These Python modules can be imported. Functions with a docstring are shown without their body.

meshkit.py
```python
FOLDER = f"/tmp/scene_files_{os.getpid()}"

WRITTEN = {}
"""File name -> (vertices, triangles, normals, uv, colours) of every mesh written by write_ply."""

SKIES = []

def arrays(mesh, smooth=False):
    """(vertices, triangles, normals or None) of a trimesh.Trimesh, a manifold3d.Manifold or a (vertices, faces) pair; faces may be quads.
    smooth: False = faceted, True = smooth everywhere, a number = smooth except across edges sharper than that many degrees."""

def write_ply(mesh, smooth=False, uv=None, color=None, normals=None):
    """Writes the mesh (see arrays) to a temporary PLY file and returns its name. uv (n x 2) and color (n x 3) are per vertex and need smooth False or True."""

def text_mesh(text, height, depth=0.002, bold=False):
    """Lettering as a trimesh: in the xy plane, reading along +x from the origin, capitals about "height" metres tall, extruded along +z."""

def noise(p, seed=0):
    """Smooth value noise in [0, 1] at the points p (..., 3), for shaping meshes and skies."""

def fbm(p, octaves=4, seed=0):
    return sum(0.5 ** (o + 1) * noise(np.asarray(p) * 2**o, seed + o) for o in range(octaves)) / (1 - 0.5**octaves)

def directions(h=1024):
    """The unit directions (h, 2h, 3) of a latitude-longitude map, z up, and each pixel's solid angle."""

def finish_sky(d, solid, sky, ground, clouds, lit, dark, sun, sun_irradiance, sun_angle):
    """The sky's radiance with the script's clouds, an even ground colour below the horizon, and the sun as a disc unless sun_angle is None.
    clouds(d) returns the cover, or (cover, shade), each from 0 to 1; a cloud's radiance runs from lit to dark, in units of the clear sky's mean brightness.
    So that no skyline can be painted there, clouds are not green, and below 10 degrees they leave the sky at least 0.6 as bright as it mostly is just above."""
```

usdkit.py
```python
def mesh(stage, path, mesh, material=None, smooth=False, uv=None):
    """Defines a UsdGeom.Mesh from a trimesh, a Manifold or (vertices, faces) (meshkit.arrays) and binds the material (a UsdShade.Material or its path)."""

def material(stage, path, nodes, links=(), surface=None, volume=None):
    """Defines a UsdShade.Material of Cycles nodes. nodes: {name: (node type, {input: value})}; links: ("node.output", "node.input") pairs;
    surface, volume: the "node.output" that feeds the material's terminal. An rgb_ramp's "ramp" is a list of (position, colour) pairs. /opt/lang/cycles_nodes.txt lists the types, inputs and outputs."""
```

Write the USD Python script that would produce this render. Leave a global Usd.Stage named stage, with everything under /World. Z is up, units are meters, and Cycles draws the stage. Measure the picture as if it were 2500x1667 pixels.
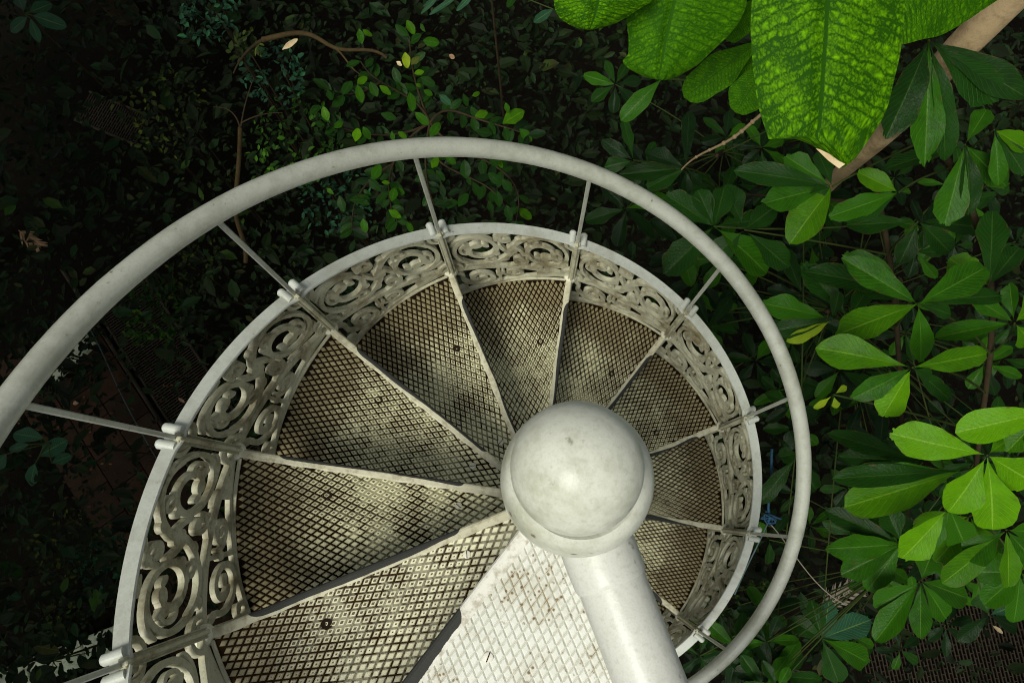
import math, random
import numpy as np, trimesh, usdkit, meshkit
from pxr import Usd, UsdGeom, UsdLux, UsdShade, Gf, Sdf, Vt
from shapely.geometry import Polygon, LineString, Point, MultiPolygon, box as sbox
from shapely.ops import unary_union
from shapely import affinity

stage = Usd.Stage.CreateInMemory()
UsdGeom.SetStageUpAxis(stage, 'Z'); UsdGeom.SetStageMetersPerUnit(stage, 1.0)
UsdGeom.Xform.Define(stage, '/World'); UsdGeom.Scope.Define(stage, '/World/Looks')

# ------------------------------------------------------------------ camera, sky, sun, exposure
S = 0.75                                    # stair radius in metres
RISE = 0.28933 * S
Z2 = 23 * RISE                              # level of the third step in view
TH2 = 2.994438                              # its angle about the column
D30 = math.radians(30)
CAM = np.array([-0.05102 * S, -0.04462 * S, Z2 + 2.45347 * S])
FPX, PW, PH = 1867.27, 2500.0, 1667.0
def _rot(a, b):
    ca, sa, cb, sb = math.cos(a), math.sin(a), math.cos(b), math.sin(b)
    return np.array([[cb, 0, sb], [0, 1, 0], [-sb, 0, cb]]) @ np.array([[1, 0, 0], [0, ca, -sa], [0, sa, ca]])
ROT = _rot(0.217694, 0.021629)
cam = UsdGeom.Camera.Define(stage, '/World/camera')
M4 = np.eye(4); M4[:3, :3] = ROT.T; M4[3, :3] = CAM
cam.AddTransformOp().Set(Gf.Matrix4d(*M4.ravel().tolist()))
cam.CreateHorizontalApertureAttr(36.0); cam.CreateFocalLengthAttr(36.0 * FPX / PW)
cam.CreateClippingRangeAttr(Gf.Vec2f(0.05, 1000))
cam.CreateExposureAttr(0.65)

SUN = np.array([-0.30, -0.42, 0.86]); SUN /= np.linalg.norm(SUN)
sky = UsdLux.DomeLight.Define(stage, '/World/sky')
sky.GetPrim().SetCustomDataByKey('kind', 'structure'); sky.GetPrim().SetCustomDataByKey('label', 'pale overcast sky above the trees')
skym = usdkit.material(stage, '/World/Looks/sky', {
    'sky': ('sky_texture', {'sky_type': 'single_scattering', 'sun_disc': False, 'sun_elevation': math.asin(SUN[2]), 'sun_rotation': math.atan2(SUN[0], SUN[1]), 'aerosol_density': 3.0, 'air_density': 1.0}),
    'hsv': ('hsv', {'saturation': 0.20, 'value': 1.0, 'fac': 1.0}),
    'bg': ('background_shader', {'strength': 0.085})}, [('sky.color', 'hsv.color'), ('hsv.color', 'bg.color')], surface='bg.background')
UsdShade.MaterialBindingAPI.Apply(sky.GetPrim()).Bind(skym)
sun = UsdLux.DistantLight.Define(stage, '/World/sun')
sun.CreateNormalizeAttr(True) if hasattr(sun, 'CreateNormalizeAttr') else None
sun.CreateIntensityAttr(0.55); sun.CreateAngleAttr(24.0); sun.CreateColorAttr(Gf.Vec3f(1.0, 0.97, 0.88))
zax = SUN; xax = np.cross([0, 0, 1.0], zax); xax /= np.linalg.norm(xax); yax = np.cross(zax, xax)
L4 = np.eye(4); L4[0, :3], L4[1, :3], L4[2, :3] = xax, yax, zax
sun.AddTransformOp().Set(Gf.Matrix4d(*L4.ravel().tolist()))

def ray(px, py):
    d = ROT @ np.array([(px - PW / 2) / FPX, -(py - PH / 2) / FPX, -1.0])
    return d
def at(px, py, depth):                       # photo pixel + distance along the view axis -> point
    return CAM + ray(px, py) * depth
def at_z(px, py, z):
    d = ray(px, py); return CAM + d * ((z - CAM[2]) / d[2])
def to_px(p):
    q = (np.asarray(p, float) - CAM) @ ROT
    return PW / 2 + FPX * q[..., 0] / -q[..., 2], PH / 2 - FPX * q[..., 1] / -q[..., 2], -q[..., 2]

# ------------------------------------------------------------------ naming, tagging
_names = {}
def unique(parent, name):
    k = (parent, name); n = _names.get(k, 0); _names[k] = n + 1
    return f'{parent}/{name}' if n == 0 else f'{parent}/{name}_{n:03d}'
def tag(p, label=None, category=None, group=None, kind=None):
    for k, v in (('label', label), ('category', category), ('group', group), ('kind', kind)):
        if v: p.SetCustomDataByKey(k, v)
    return p
def thing(name, label, category, group=None, loc=None):
    path = unique('/World', name); x = UsdGeom.Xform.Define(stage, path)
    if loc is not None: x.AddTranslateOp().Set(Gf.Vec3d(*map(float, loc)))
    tag(x.GetPrim(), label, category, group)
    return path
def obj(name, mesh, mat, parent='/World', smooth=False, uv=None, loc=None, rotz=None, label=None, category=None, group=None, kind=None, rel=None):
    path = unique(parent, name)
    if rel is not None:
        v, f = (np.array(mesh.vertices), np.array(mesh.faces)) if hasattr(mesh, 'vertices') else (np.asarray(mesh[0], float), np.asarray(mesh[1]))
        mesh = (v - np.asarray(rel), f)
    m = usdkit.mesh(stage, path, mesh, mat, smooth=smooth, uv=uv)
    if loc is not None: m.AddTranslateOp().Set(Gf.Vec3d(*map(float, loc)))
    if rotz is not None: m.AddRotateZOp().Set(math.degrees(rotz))
    tag(m.GetPrim(), label, category, group, kind)
    return path

# ------------------------------------------------------------------ material builder
class Ref(str): pass
class Graph:
    def __init__(s): s.nodes, s.links, s.i = {}, [], 0
    def __call__(s, kind, out=None, **kw):
        s.i += 1; name = f'n{s.i}'; inp = {}
        for k, v in kw.items():
            if isinstance(v, Ref): s.links.append((str(v), f'{name}.{k}'))
            else: inp[k] = v
        s.nodes[name] = (kind, inp)
        return Ref(f'{name}.{out}') if out else name
    def math(s, t, a, b=0.0, c=0.0, clamp=False): return s('math', 'value', math_type=t, value1=a, value2=b, value3=c, use_clamp=clamp)
    def noise(s, vec, scale, detail=3, rough=0.55, out='fac'): return s('noise_texture', out, vector=vec, scale=scale, detail=detail, roughness=rough)
    def ramp(s, fac, stops): return s('rgb_ramp', 'color', fac=fac, ramp=stops)
    def mixc(s, fac, a, b, t='mix'): return s('mix', 'color', mix_type=t, fac=fac, color1=a, color2=b)
    def step(s, v, a, b): return s('map_range', 'result', range_type='smoothstep', value=v, from_min=a, from_max=b, to_min=0.0, to_max=1.0, clamp=True)
    def done(s, name, surface): return usdkit.material(stage, f'/World/Looks/{name}', s.nodes, s.links, surface=str(surface))
    def pos(s): return Ref(s('geometry') + '.position')
    def uvxy(s):
        n = s('uvmap', attribute='st'); sep = s('separate_xyz', vector=Ref(n + '.UV')); return Ref(sep + '.x'), Ref(sep + '.y'), Ref(n + '.UV')

def paint(name, base, dirt, dirt_amt=0.35, rough=0.45, specks=0.0, bump=0.25, spec=0.3):
    g = Graph(); p = g.pos()
    a = g.noise(p, 7, 5, 0.6); b = g.noise(p, 38, 4, 0.65); c = g.noise(p, 190, 2)
    f = g.math('multiply', g.step(g.math('add', g.math('multiply', a, 0.6), g.math('multiply', b, 0.4)), 0.42, 0.66), dirt_amt)
    col = g.mixc(f, base, dirt)
    e_ = g.noise(p, 620, 2, 0.7)
    col = g.mixc(g.math('multiply', g.step(c, 0.50, 0.72), 0.22), col, dirt)
    col = g.mixc(g.math('multiply', g.step(e_, 0.45, 0.75), 0.22), col, dirt)
    if specks:
        v = g('voronoi_texture', 'distance', vector=p, scale=60.0)
        gate = g.step(b, 0.55, 0.64)
        col = g.mixc(g.math('multiply', g.math('multiply', g.step(v, 0.24, 0.12), gate), specks), col, (0.07, 0.045, 0.025))
    h = g.math('add', g.math('multiply', b, 1.0), g.math('multiply', c, 0.35))
    bn = g('bump', 'normal', height=h, strength=bump, distance=0.002)
    return g.done(name, g('principled_bsdf', 'BSDF', base_color=col, roughness=rough, normal=bn, specular_ior_level=spec))

M = {}
M['rail_paint'] = paint('rail_paint', (0.345, 0.362, 0.30), (0.19, 0.20, 0.145), 0.6, 0.26, 0.8, spec=0.6)
M['panel_paint'] = paint('panel_paint', (0.42, 0.42, 0.295), (0.115, 0.09, 0.036), 0.85, 0.5, 0.5, 0.4)
M['rim_paint'] = paint('rim_paint', (0.42, 0.45, 0.395), (0.22, 0.22, 0.155), 0.5, 0.45, 0.6)
M['white_paint'] = paint('white_paint', (0.475, 0.485, 0.43), (0.25, 0.26, 0.185), 0.45, 0.36, 0.5)
M['ball_paint'] = paint('ball_paint', (0.50, 0.515, 0.435), (0.24, 0.25, 0.165), 0.75, 0.34, 0.8)
M['dark_iron'] = paint('dark_iron', (0.055, 0.058, 0.055), (0.03, 0.025, 0.02), 0.5, 0.5)
M['landing_screw'] = paint('landing_screw', (0.62, 0.61, 0.53), (0.4, 0.38, 0.28), 0.5)
M['grime'] = paint('grime', (0.018, 0.012, 0.007), (0.01, 0.007, 0.005), 0.5, 0.9, spec=0.02)
M['screw_paint'] = paint('screw_paint', (0.62, 0.62, 0.48), (0.30, 0.28, 0.18), 0.6, 0.4)
M['pale_stone'] = paint('pale_stone', (0.42, 0.47, 0.33), (0.08, 0.12, 0.04), 0.9, 0.8)
M['trunk_bark'] = paint('trunk_bark', (0.40, 0.30, 0.165), (0.16, 0.115, 0.055), 0.8, 0.9, 0.0, 0.9, spec=0.05)
M['wood_bark'] = paint('wood_bark', (0.24, 0.18, 0.10), (0.11, 0.08, 0.04), 0.8, 0.9, 0.0, 0.9, 0.05)
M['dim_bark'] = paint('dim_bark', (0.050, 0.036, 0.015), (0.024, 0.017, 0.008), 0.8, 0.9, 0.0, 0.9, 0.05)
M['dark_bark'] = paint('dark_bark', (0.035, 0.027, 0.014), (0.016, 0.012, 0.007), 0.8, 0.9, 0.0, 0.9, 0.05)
M['green_stem'] = paint('green_stem', (0.028, 0.045, 0.010), (0.02, 0.022, 0.008), 0.6, 0.6, spec=0.05)
M['dry_leaf'] = paint('dry_leaf', (0.42, 0.27, 0.14), (0.20, 0.11, 0.05), 0.8, 0.7)
M['cream_leaf'] = paint('cream_leaf', (0.50, 0.43, 0.24), (0.35, 0.2, 0.1), 0.6, 0.6)
M['grey_frond'] = paint('grey_frond', (0.17, 0.15, 0.11), (0.08, 0.07, 0.05), 0.7, 0.8)
M['blue_cord'] = paint('blue_cord', (0.010, 0.055, 0.105), (0.006, 0.028, 0.05), 0.7, 0.7)
M['teal_wire'] = paint('teal_wire', (0.05, 0.09, 0.09), (0.03, 0.04, 0.03), 0.6, 0.6)

def tread_mat(name, cream, dirt, cover, groove, rust=0.0):
    g = Graph(); u, v, uv = g.uvxy(); p = g.pos()
    a = g.noise(p, 9, 4, 0.6); b = g.noise(p, 60, 4, 0.65); c = g.noise(p, 330, 2)
    edge = g.math('multiply', g.step(u, 0.46, 0.74), 0.34)            # dirt gathers out where nobody treads
    f = g.step(g.math('add', g.math('add', g.math('multiply', a, 0.55), g.math('multiply', b, 0.45)), edge), 0.43, 0.78)
    side = g.mixc(g.math('multiply', f, cover), cream, dirt)
    side = g.mixc(g.math('multiply', g.step(c, 0.55, 0.8), 0.25), side, dirt)
    isg = g.step(g.math('add', v, g.math('multiply', g.math('subtract', b, 0.5), 0.35)), 0.42, 0.25)
    else_ = g.math('add', 0.62, g.math('multiply', g.step(g.math('add', g.math('add', g.math('multiply', a, 0.55), g.math('multiply', b, 0.45)), g.math('multiply', edge, 0.8)), 0.40, 0.56), 0.38))
    if not rust: isg = g.math('multiply', isg, else_)
    if rust:
        side = g.mixc(g.math('multiply', isg, 0.85), side, (0.40, 0.385, 0.27))
        isg = g.math('multiply', isg, g.step(g.math('add', g.math('multiply', a, 0.5), g.math('multiply', b, 0.5)), 0.66 - rust, 0.74 - rust))
    col = g.mixc(isg, side, groove)
    top = g.step(v, 1.6, 1.7)
    col = g.mixc(top, col, (0.105, 0.094, 0.062))
    spv = g.math('multiply', g.math('subtract', 1.0, g.math('maximum', isg, top)), 0.28)
    if rust:
        vd = g('voronoi_texture', 'distance', vector=p, scale=85.0)
        col = g.mixc(g.math('multiply', g.step(vd, 0.30, 0.14), g.step(g.math('add', g.math('multiply', a, 0.5), g.math('multiply', b, 0.5)), 0.47, 0.58)), col, (0.17, 0.11, 0.045))
    bn = g('bump', 'normal', height=b, strength=0.35, distance=0.002)
    return g.done(name, g('principled_bsdf', 'BSDF', base_color=col, roughness=0.6, normal=bn, specular_ior_level=spv))
M['tread'] = tread_mat('tread_paint', (0.645, 0.635, 0.39), (0.13, 0.098, 0.04), 0.85, (0.013, 0.008, 0.004))
M['tread_pale'] = tread_mat('tread_pale_paint', (0.69, 0.68, 0.47), (0.22, 0.17, 0.08), 0.75, (0.024, 0.014, 0.006))
M['landing'] = tread_mat('landing_paint', (0.585, 0.60, 0.53), (0.31, 0.30, 0.19), 0.68, (0.22, 0.15, 0.07), 0.12)

def nosing_mat(name, cream, lo, hi, thr, vw=0.16, fine=0.04):
    g = Graph(); u, v, uv = g.uvxy(); p = g.pos()
    n1 = g.noise(p, 3.3, 1, 0.5); b = g.noise(p, 55, 4, 0.65)
    win = g.math('multiply', g.step(u, lo, lo + 0.06), g.step(u, hi, hi - 0.10))
    k = g.math('add', g.math('add', g.math('multiply', n1, 1.0), g.math('multiply', g.math('subtract', b, 0.5), fine)), g.math('multiply', v, vw))
    k = g.math('multiply', win, k)
    worn = g.step(k, thr, thr + 0.015)
    base = g.mixc(g.math('multiply', g.step(b, 0.44, 0.68), 0.65), cream, (0.22, 0.19, 0.105))
    col = g.mixc(worn, base, (0.036, 0.037, 0.033))
    bn = g('bump', 'normal', height=g.math('subtract', b, worn), strength=0.3, distance=0.002)
    return g.done(name, g('principled_bsdf', 'BSDF', base_color=col, roughness=0.5, normal=bn, specular_ior_level=g.math('multiply', g.math('subtract', 1.15, worn), 0.3)))
M['nosing'] = nosing_mat('nosing_paint', (0.46, 0.45, 0.315), 0.15, 0.72, 0.735, 0.50)
M['landing_nosing'] = nosing_mat('landing_nosing_paint', (0.59, 0.59, 0.51), 0.22, 3.0, 0.70, 0.60, 0.14)

def leaf_mat(name, col, dark, trans, tw=0.35, rough=0.34, vein=(0.2, 0.3, 0.05), veinamt=0.45, mott=0.75, gloss=0.09):
    g = Graph(); u, v, uv = g.uvxy(); p = g.pos()
    av = g.math('absolute', v)
    n = g.noise(p, 28, 3, 0.6); n2 = g.noise(p, 110, 3, 0.6)
    ob = Ref(g('object_info') + '.random')
    t = g.math('multiply', g.step(g.math('add', g.math('multiply', n, 0.6), g.math('add', g.math('multiply', n2, 0.25), g.math('multiply', ob, 0.3))), 0.42, 0.82), mott)
    c = g.mixc(t, col, dark)
    mid = g.step(av, 0.055, 0.02)
    ph = g.math('subtract', g.math('multiply', u, 13.0), g.math('multiply', av, 3.2))
    lat = g.step(g.math('abs' if False else 'absolute', g.math('subtract', g.math('fract' if False else 'fraction', ph), 0.5)), 0.10, 0.03)
    c = g.mixc(g.math('multiply', g.math('maximum', mid, g.math('multiply', lat, 0.55)), veinamt), c, vein)
    rim = g.math('multiply', g.step(g.math('add', av, g.math('multiply', n2, 0.55)), 1.14, 1.30), g.step(n, 0.5, 0.65))
    c = g.mixc(g.math('multiply', rim, 0.8), c, (0.085, 0.058, 0.016))
    bn = g('bump', 'normal', height=g.math('add', g.math('multiply', lat, -0.6), g.math('multiply', n2, 0.8)), strength=0.6, distance=0.004)
    pr = g('principled_bsdf', 'BSDF', base_color=c, roughness=rough, normal=bn, specular_ior_level=gloss)
    tl = g('translucent_bsdf', 'BSDF', color=g.mixc(0.5, trans, c, 'mix'))
    return g.done(name, g('mix_closure', 'closure', fac=tw, closure1=pr, closure2=tl))
GL = [  # one leaf in five tones; how brightly leaflets are lit is painted in
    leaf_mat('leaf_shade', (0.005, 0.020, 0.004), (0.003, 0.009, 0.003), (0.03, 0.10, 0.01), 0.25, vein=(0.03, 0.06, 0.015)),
    leaf_mat('leaf_dim_lit', (0.009, 0.042, 0.004), (0.005, 0.020, 0.003), (0.05, 0.18, 0.01), 0.30, vein=(0.06, 0.12, 0.02)),
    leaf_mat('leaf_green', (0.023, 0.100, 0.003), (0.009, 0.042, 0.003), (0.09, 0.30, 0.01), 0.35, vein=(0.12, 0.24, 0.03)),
    leaf_mat('leaf_lit', (0.052, 0.165, 0.002), (0.022, 0.085, 0.003), (0.16, 0.45, 0.01), 0.38, vein=(0.2, 0.36, 0.03)),
    leaf_mat('leaf_bright_lit', (0.098, 0.275, 0.002), (0.050, 0.165, 0.003), (0.26, 0.62, 0.01), 0.38, vein=(0.3, 0.5, 0.05)),
]
M['leaf_teal'] = leaf_mat('leaf_teal', (0.016, 0.066, 0.034), (0.007, 0.030, 0.015), (0.03, 0.12, 0.05), 0.2, 0.45)
M['leaf_yellow'] = leaf_mat('leaf_yellow', (0.24, 0.34, 0.012), (0.12, 0.19, 0.01), (0.4, 0.55, 0.02), 0.35)
M['leaf_olive'] = leaf_mat('leaf_olive', (0.075, 0.090, 0.016), (0.035, 0.04, 0.01), (0.1, 0.12, 0.02), 0.25)

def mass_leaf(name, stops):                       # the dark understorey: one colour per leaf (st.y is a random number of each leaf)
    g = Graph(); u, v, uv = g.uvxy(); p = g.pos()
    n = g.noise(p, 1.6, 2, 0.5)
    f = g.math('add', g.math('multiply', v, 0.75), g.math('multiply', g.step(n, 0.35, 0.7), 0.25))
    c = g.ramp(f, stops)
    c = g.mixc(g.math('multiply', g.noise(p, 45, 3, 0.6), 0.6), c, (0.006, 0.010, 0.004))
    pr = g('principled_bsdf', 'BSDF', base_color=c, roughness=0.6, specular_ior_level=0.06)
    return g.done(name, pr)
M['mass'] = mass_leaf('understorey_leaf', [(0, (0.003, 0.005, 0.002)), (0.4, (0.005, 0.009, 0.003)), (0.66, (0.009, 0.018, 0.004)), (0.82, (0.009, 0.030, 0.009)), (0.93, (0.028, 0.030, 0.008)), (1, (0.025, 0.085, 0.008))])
M['clump_green'] = mass_leaf('clump_green_leaf', [(0, (0.007, 0.020, 0.004)), (0.6, (0.020, 0.065, 0.007)), (1, (0.07, 0.20, 0.012))])
M['clump_teal'] = mass_leaf('clump_teal_leaf', [(0, (0.006, 0.020, 0.011)), (0.6, (0.016, 0.062, 0.030)), (1, (0.045, 0.20, 0.065))])
M['clump_olive'] = mass_leaf('clump_olive_leaf', [(0, (0.007, 0.012, 0.004)), (0.6, (0.024, 0.040, 0.007)), (1, (0.11, 0.15, 0.015))])

M['litter'] = mass_leaf('litter_leaf', [(0, (0.010, 0.008, 0.005)), (0.6, (0.04, 0.024, 0.010)), (0.85, (0.09, 0.045, 0.014)), (0.97, (0.26, 0.13, 0.03)), (1, (0.3, 0.16, 0.04))])
def big_leaf_mat(name, bright, dark, tw):
    g = Graph(); u, v, uv = g.uvxy(); p = g.pos()
    av = g.math('absolute', v)
    iso = g('vector_math', 'vector', math_type='multiply', vector1=uv, vector2=(1.0, 0.38, 1.0))
    wob = g.math('multiply', g.math('subtract', g.noise(iso, 7, 3), 0.5), 1.6)
    ph = g.math('add', g.math('subtract', g.math('multiply', u, 21.0), g.math('multiply', av, 2.6)), wob)
    lat = g.math('absolute', g.math('subtract', g.math('fraction', ph), 0.5))
    latm = g.math('multiply', g.step(lat, 0.40, 0.03), g.step(g.noise(iso, 11, 3), 0.12, 0.45))
    cells = g('voronoi_texture', 'distance', vector=iso, scale=27.0, feature='distance_to_edge')
    cm = g.step(cells, 0.50, 0.0)
    fine = g('voronoi_texture', 'distance', vector=iso, scale=60.0, feature='distance_to_edge')
    fm = g.step(fine, 0.25, 0.0)
    mid = g.step(av, 0.06, 0.012)
    rim = g.step(g.math('absolute', g.math('subtract', av, 0.86)), 0.05, 0.0)
    patch = g.step(g.noise(iso, 5, 3, 0.6), 0.40, 0.68)
    d = g.math('maximum', g.math('maximum', g.math('multiply', latm, 0.80), g.math('multiply', cm, 0.66)), g.math('maximum', mid, g.math('multiply', rim, 0.55)))
    d = g.math('add', d, g.math('add', g.math('multiply', fm, 0.20), g.math('multiply', patch, 0.28)), clamp=True)
    c = g.mixc(d, bright, dark)
    bn = g('bump', 'normal', height=g.math('multiply', d, -1.0), strength=0.5, distance=0.004)
    pr = g('principled_bsdf', 'BSDF', base_color=c, roughness=0.6, normal=bn, specular_ior_level=0.06)
    tl = g('translucent_bsdf', 'BSDF', color=c)
    return g.done(name, g('mix_closure', 'closure', fac=tw, closure1=pr, closure2=tl))
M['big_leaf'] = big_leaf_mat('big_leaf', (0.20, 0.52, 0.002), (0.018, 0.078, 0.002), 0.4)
M['big_leaf_dim'] = big_leaf_mat('big_leaf_dim', (0.115, 0.33, 0.003), (0.022, 0.095, 0.002), 0.4)  # dimmer copy of big_leaf; the backlit strength is set in the colour

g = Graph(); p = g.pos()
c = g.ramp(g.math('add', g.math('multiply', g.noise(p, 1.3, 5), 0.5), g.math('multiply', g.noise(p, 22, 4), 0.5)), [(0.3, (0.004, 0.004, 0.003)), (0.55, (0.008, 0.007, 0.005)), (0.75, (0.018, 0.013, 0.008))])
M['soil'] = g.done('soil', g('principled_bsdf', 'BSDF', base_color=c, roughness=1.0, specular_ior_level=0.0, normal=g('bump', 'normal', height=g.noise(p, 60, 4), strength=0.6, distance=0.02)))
def paver_mat(name, a, b):
    g = Graph(); p = g.pos()
    c = g.ramp(g.math('add', g.math('multiply', g.noise(p, 6, 5), 0.5), g.math('multiply', g.noise(p, 90, 4), 0.5)), [(0.3, a), (0.7, b)])
    return g.done(name, g('principled_bsdf', 'BSDF', base_color=c, roughness=0.95, specular_ior_level=0.05, normal=g('bump', 'normal', height=g.noise(p, 120, 3), strength=0.4, distance=0.004)))
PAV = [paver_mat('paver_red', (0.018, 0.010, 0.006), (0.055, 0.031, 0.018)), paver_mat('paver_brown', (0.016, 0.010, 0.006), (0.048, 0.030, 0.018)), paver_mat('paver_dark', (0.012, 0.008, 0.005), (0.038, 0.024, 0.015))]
M['grate_iron'] = paint('grate_iron', (0.055, 0.045, 0.030), (0.02, 0.016, 0.011), 0.8, 0.8, spec=0.05)

# ------------------------------------------------------------------ mesh helpers
def tube(pts, rad, sides=8, caps=True):
    p = np.asarray(pts, float); n = len(p); r = np.broadcast_to(rad, (n,))
    t = np.gradient(p, axis=0); t /= np.linalg.norm(t, axis=1, keepdims=True) + 1e-12
    a = np.zeros_like(p); ref = np.array([0, 0, 1.0]) if abs(t[0, 2]) < 0.9 else np.array([1.0, 0, 0])
    prev = np.cross(ref, t[0]); prev /= np.linalg.norm(prev)
    for i in range(n):
        prev = prev - t[i] * (prev @ t[i]); prev /= np.linalg.norm(prev) + 1e-12; a[i] = prev
    b = np.cross(t, a); ang = np.arange(sides) * 2 * np.pi / sides
    v = p[:, None] + r[:, None, None] * (np.cos(ang)[None, :, None] * a[:, None] + np.sin(ang)[None, :, None] * b[:, None])
    v = v.reshape(-1, 3); f = []
    for i in range(n - 1):
        for j in range(sides):
            k = (j + 1) % sides
            f += [[i * sides + j, i * sides + k, (i + 1) * sides + k], [i * sides + j, (i + 1) * sides + k, (i + 1) * sides + j]]
    if caps:
        c0, c1 = len(v), len(v) + 1; v = np.vstack([v, p[0], p[-1]])
        for j in range(sides):
            k = (j + 1) % sides
            f += [[c0, k, j], [c1, (n - 1) * sides + j, (n - 1) * sides + k]]
    return trimesh.Trimesh(v, np.array(f), process=False)
def spline(pts, n=24):
    from scipy.interpolate import CubicSpline
    p = np.asarray(pts, float)
    if len(p) == 2: return p[0] + (p[1] - p[0]) * np.linspace(0, 1, n)[:, None]
    d = np.r_[0, np.cumsum(np.linalg.norm(np.diff(p, axis=0), axis=1))]
    return CubicSpline(d, p)(np.linspace(0, d[-1], n))
def lathe(prof, sides=48):
    return trimesh.creation.revolve(np.asarray(prof, float), sections=sides)
def rbox(ext, r=0.002):
    import manifold3d as m3
    e = np.asarray(ext, float) / 2 - r
    pts = np.array([[x, y, z] for x in (-1, 1) for y in (-1, 1) for z in (-1, 1)]) * e
    q = [pt + np.array(o) * r for pt in pts for o in ((1, 0, 0), (-1, 0, 0), (0, 1, 0), (0, -1, 0), (0, 0, 1), (0, 0, -1))]
    return trimesh.convex.convex_hull(np.array(q))
def cat(ms): return trimesh.util.concatenate([trimesh.Trimesh(m.vertices, m.faces, process=False) for m in ms])
def frame(x, z):
    x = np.asarray(x, float); x /= np.linalg.norm(x); z = np.asarray(z, float); y = np.cross(z, x); y /= np.linalg.norm(y); z = np.cross(x, y)
    return np.stack([x, y, z], 1)
def place(m, R, o):
    T = np.eye(4); T[:3, :3] = R; T[:3, 3] = o; m = m.copy(); m.apply_transform(T); return m

# ------------------------------------------------------------------ ground
G = 60.0
nx = 41; xs = np.linspace(-G, G, nx); X, Y = np.meshgrid(xs, xs, indexing='ij')
v = np.stack([X.ravel(), Y.ravel(), np.zeros(nx * nx)], 1)
f = [[i * nx + j, (i + 1) * nx + j, (i + 1) * nx + j + 1, i * nx + j + 1] for i in range(nx - 1) for j in range(nx - 1)]
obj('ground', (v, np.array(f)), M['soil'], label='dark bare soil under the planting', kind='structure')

# ------------------------------------------------------------------ the spiral staircase
def lvl(k): return Z2 - (k - 2) * RISE
def ang(k): return TH2 - D30 * (k - 2)
stair = thing('spiral_staircase', 'white painted cast iron spiral staircase with ball finial and scrolled side panels', 'staircase')
KMAX = 24
# column to the ground, and the finial on it
prof = [(0.0, 0.0), (0.16, 0.0), (0.16, 0.03), (0.10, 0.06), (0.055, 0.10), (0.055, Z2 + 1.36 * S), (0.0, Z2 + 1.36 * S)]
obj('column', lathe(prof, 32), M['rail_paint'], stair, smooth=35)
for k in range(1, KMAX + 1):                    # the boss each step is cast with, threaded on the column
    z = lvl(k)
    obj('step_boss', lathe([(0.056, z - RISE + 0.004), (0.078, z - RISE + 0.004), (0.078, z - 0.03), (0.086, z - 0.02), (0.086, z + 0.001), (0.056, z + 0.001)], 28), M['screw_paint'], stair, smooth=35)
zb = Z2 + 1.632 * S
DPH = 0.0
cup = lathe([(0.056, Z2 + 1.30 * S + 0.011), (0.062, Z2 + 1.30 * S + 0.011), (0.0675, Z2 + 1.40 * S + 0.011), (0.0705, Z2 + 1.47 * S + 0.011), (0.0708, Z2 + 1.505 * S + 0.011), (0.0690, Z2 + 1.535 * S + 0.011), (0.0650, Z2 + 1.556 * S + 0.011), (0.0590, Z2 + 1.568 * S + 0.011), (0.0530, Z2 + 1.573 * S + 0.011), (0.0500, Z2 + 1.570 * S + 0.011), (0.0485, Z2 + 1.560 * S + 0.011), (0.02, Z2 + 1.55 * S + 0.011)], 72)
pd = at_z(1456, 1334, Z2 + 1.49 * S); pd2 = at_z(1589, 1667, Z2 + 1.49 * S)
pdir = np.array([pd2[0], pd2[1], 0]); pdir /= np.linalg.norm(pdir)
pz = Z2 + 1.485 * S; PR = 0.0315
n_ = 26
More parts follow.
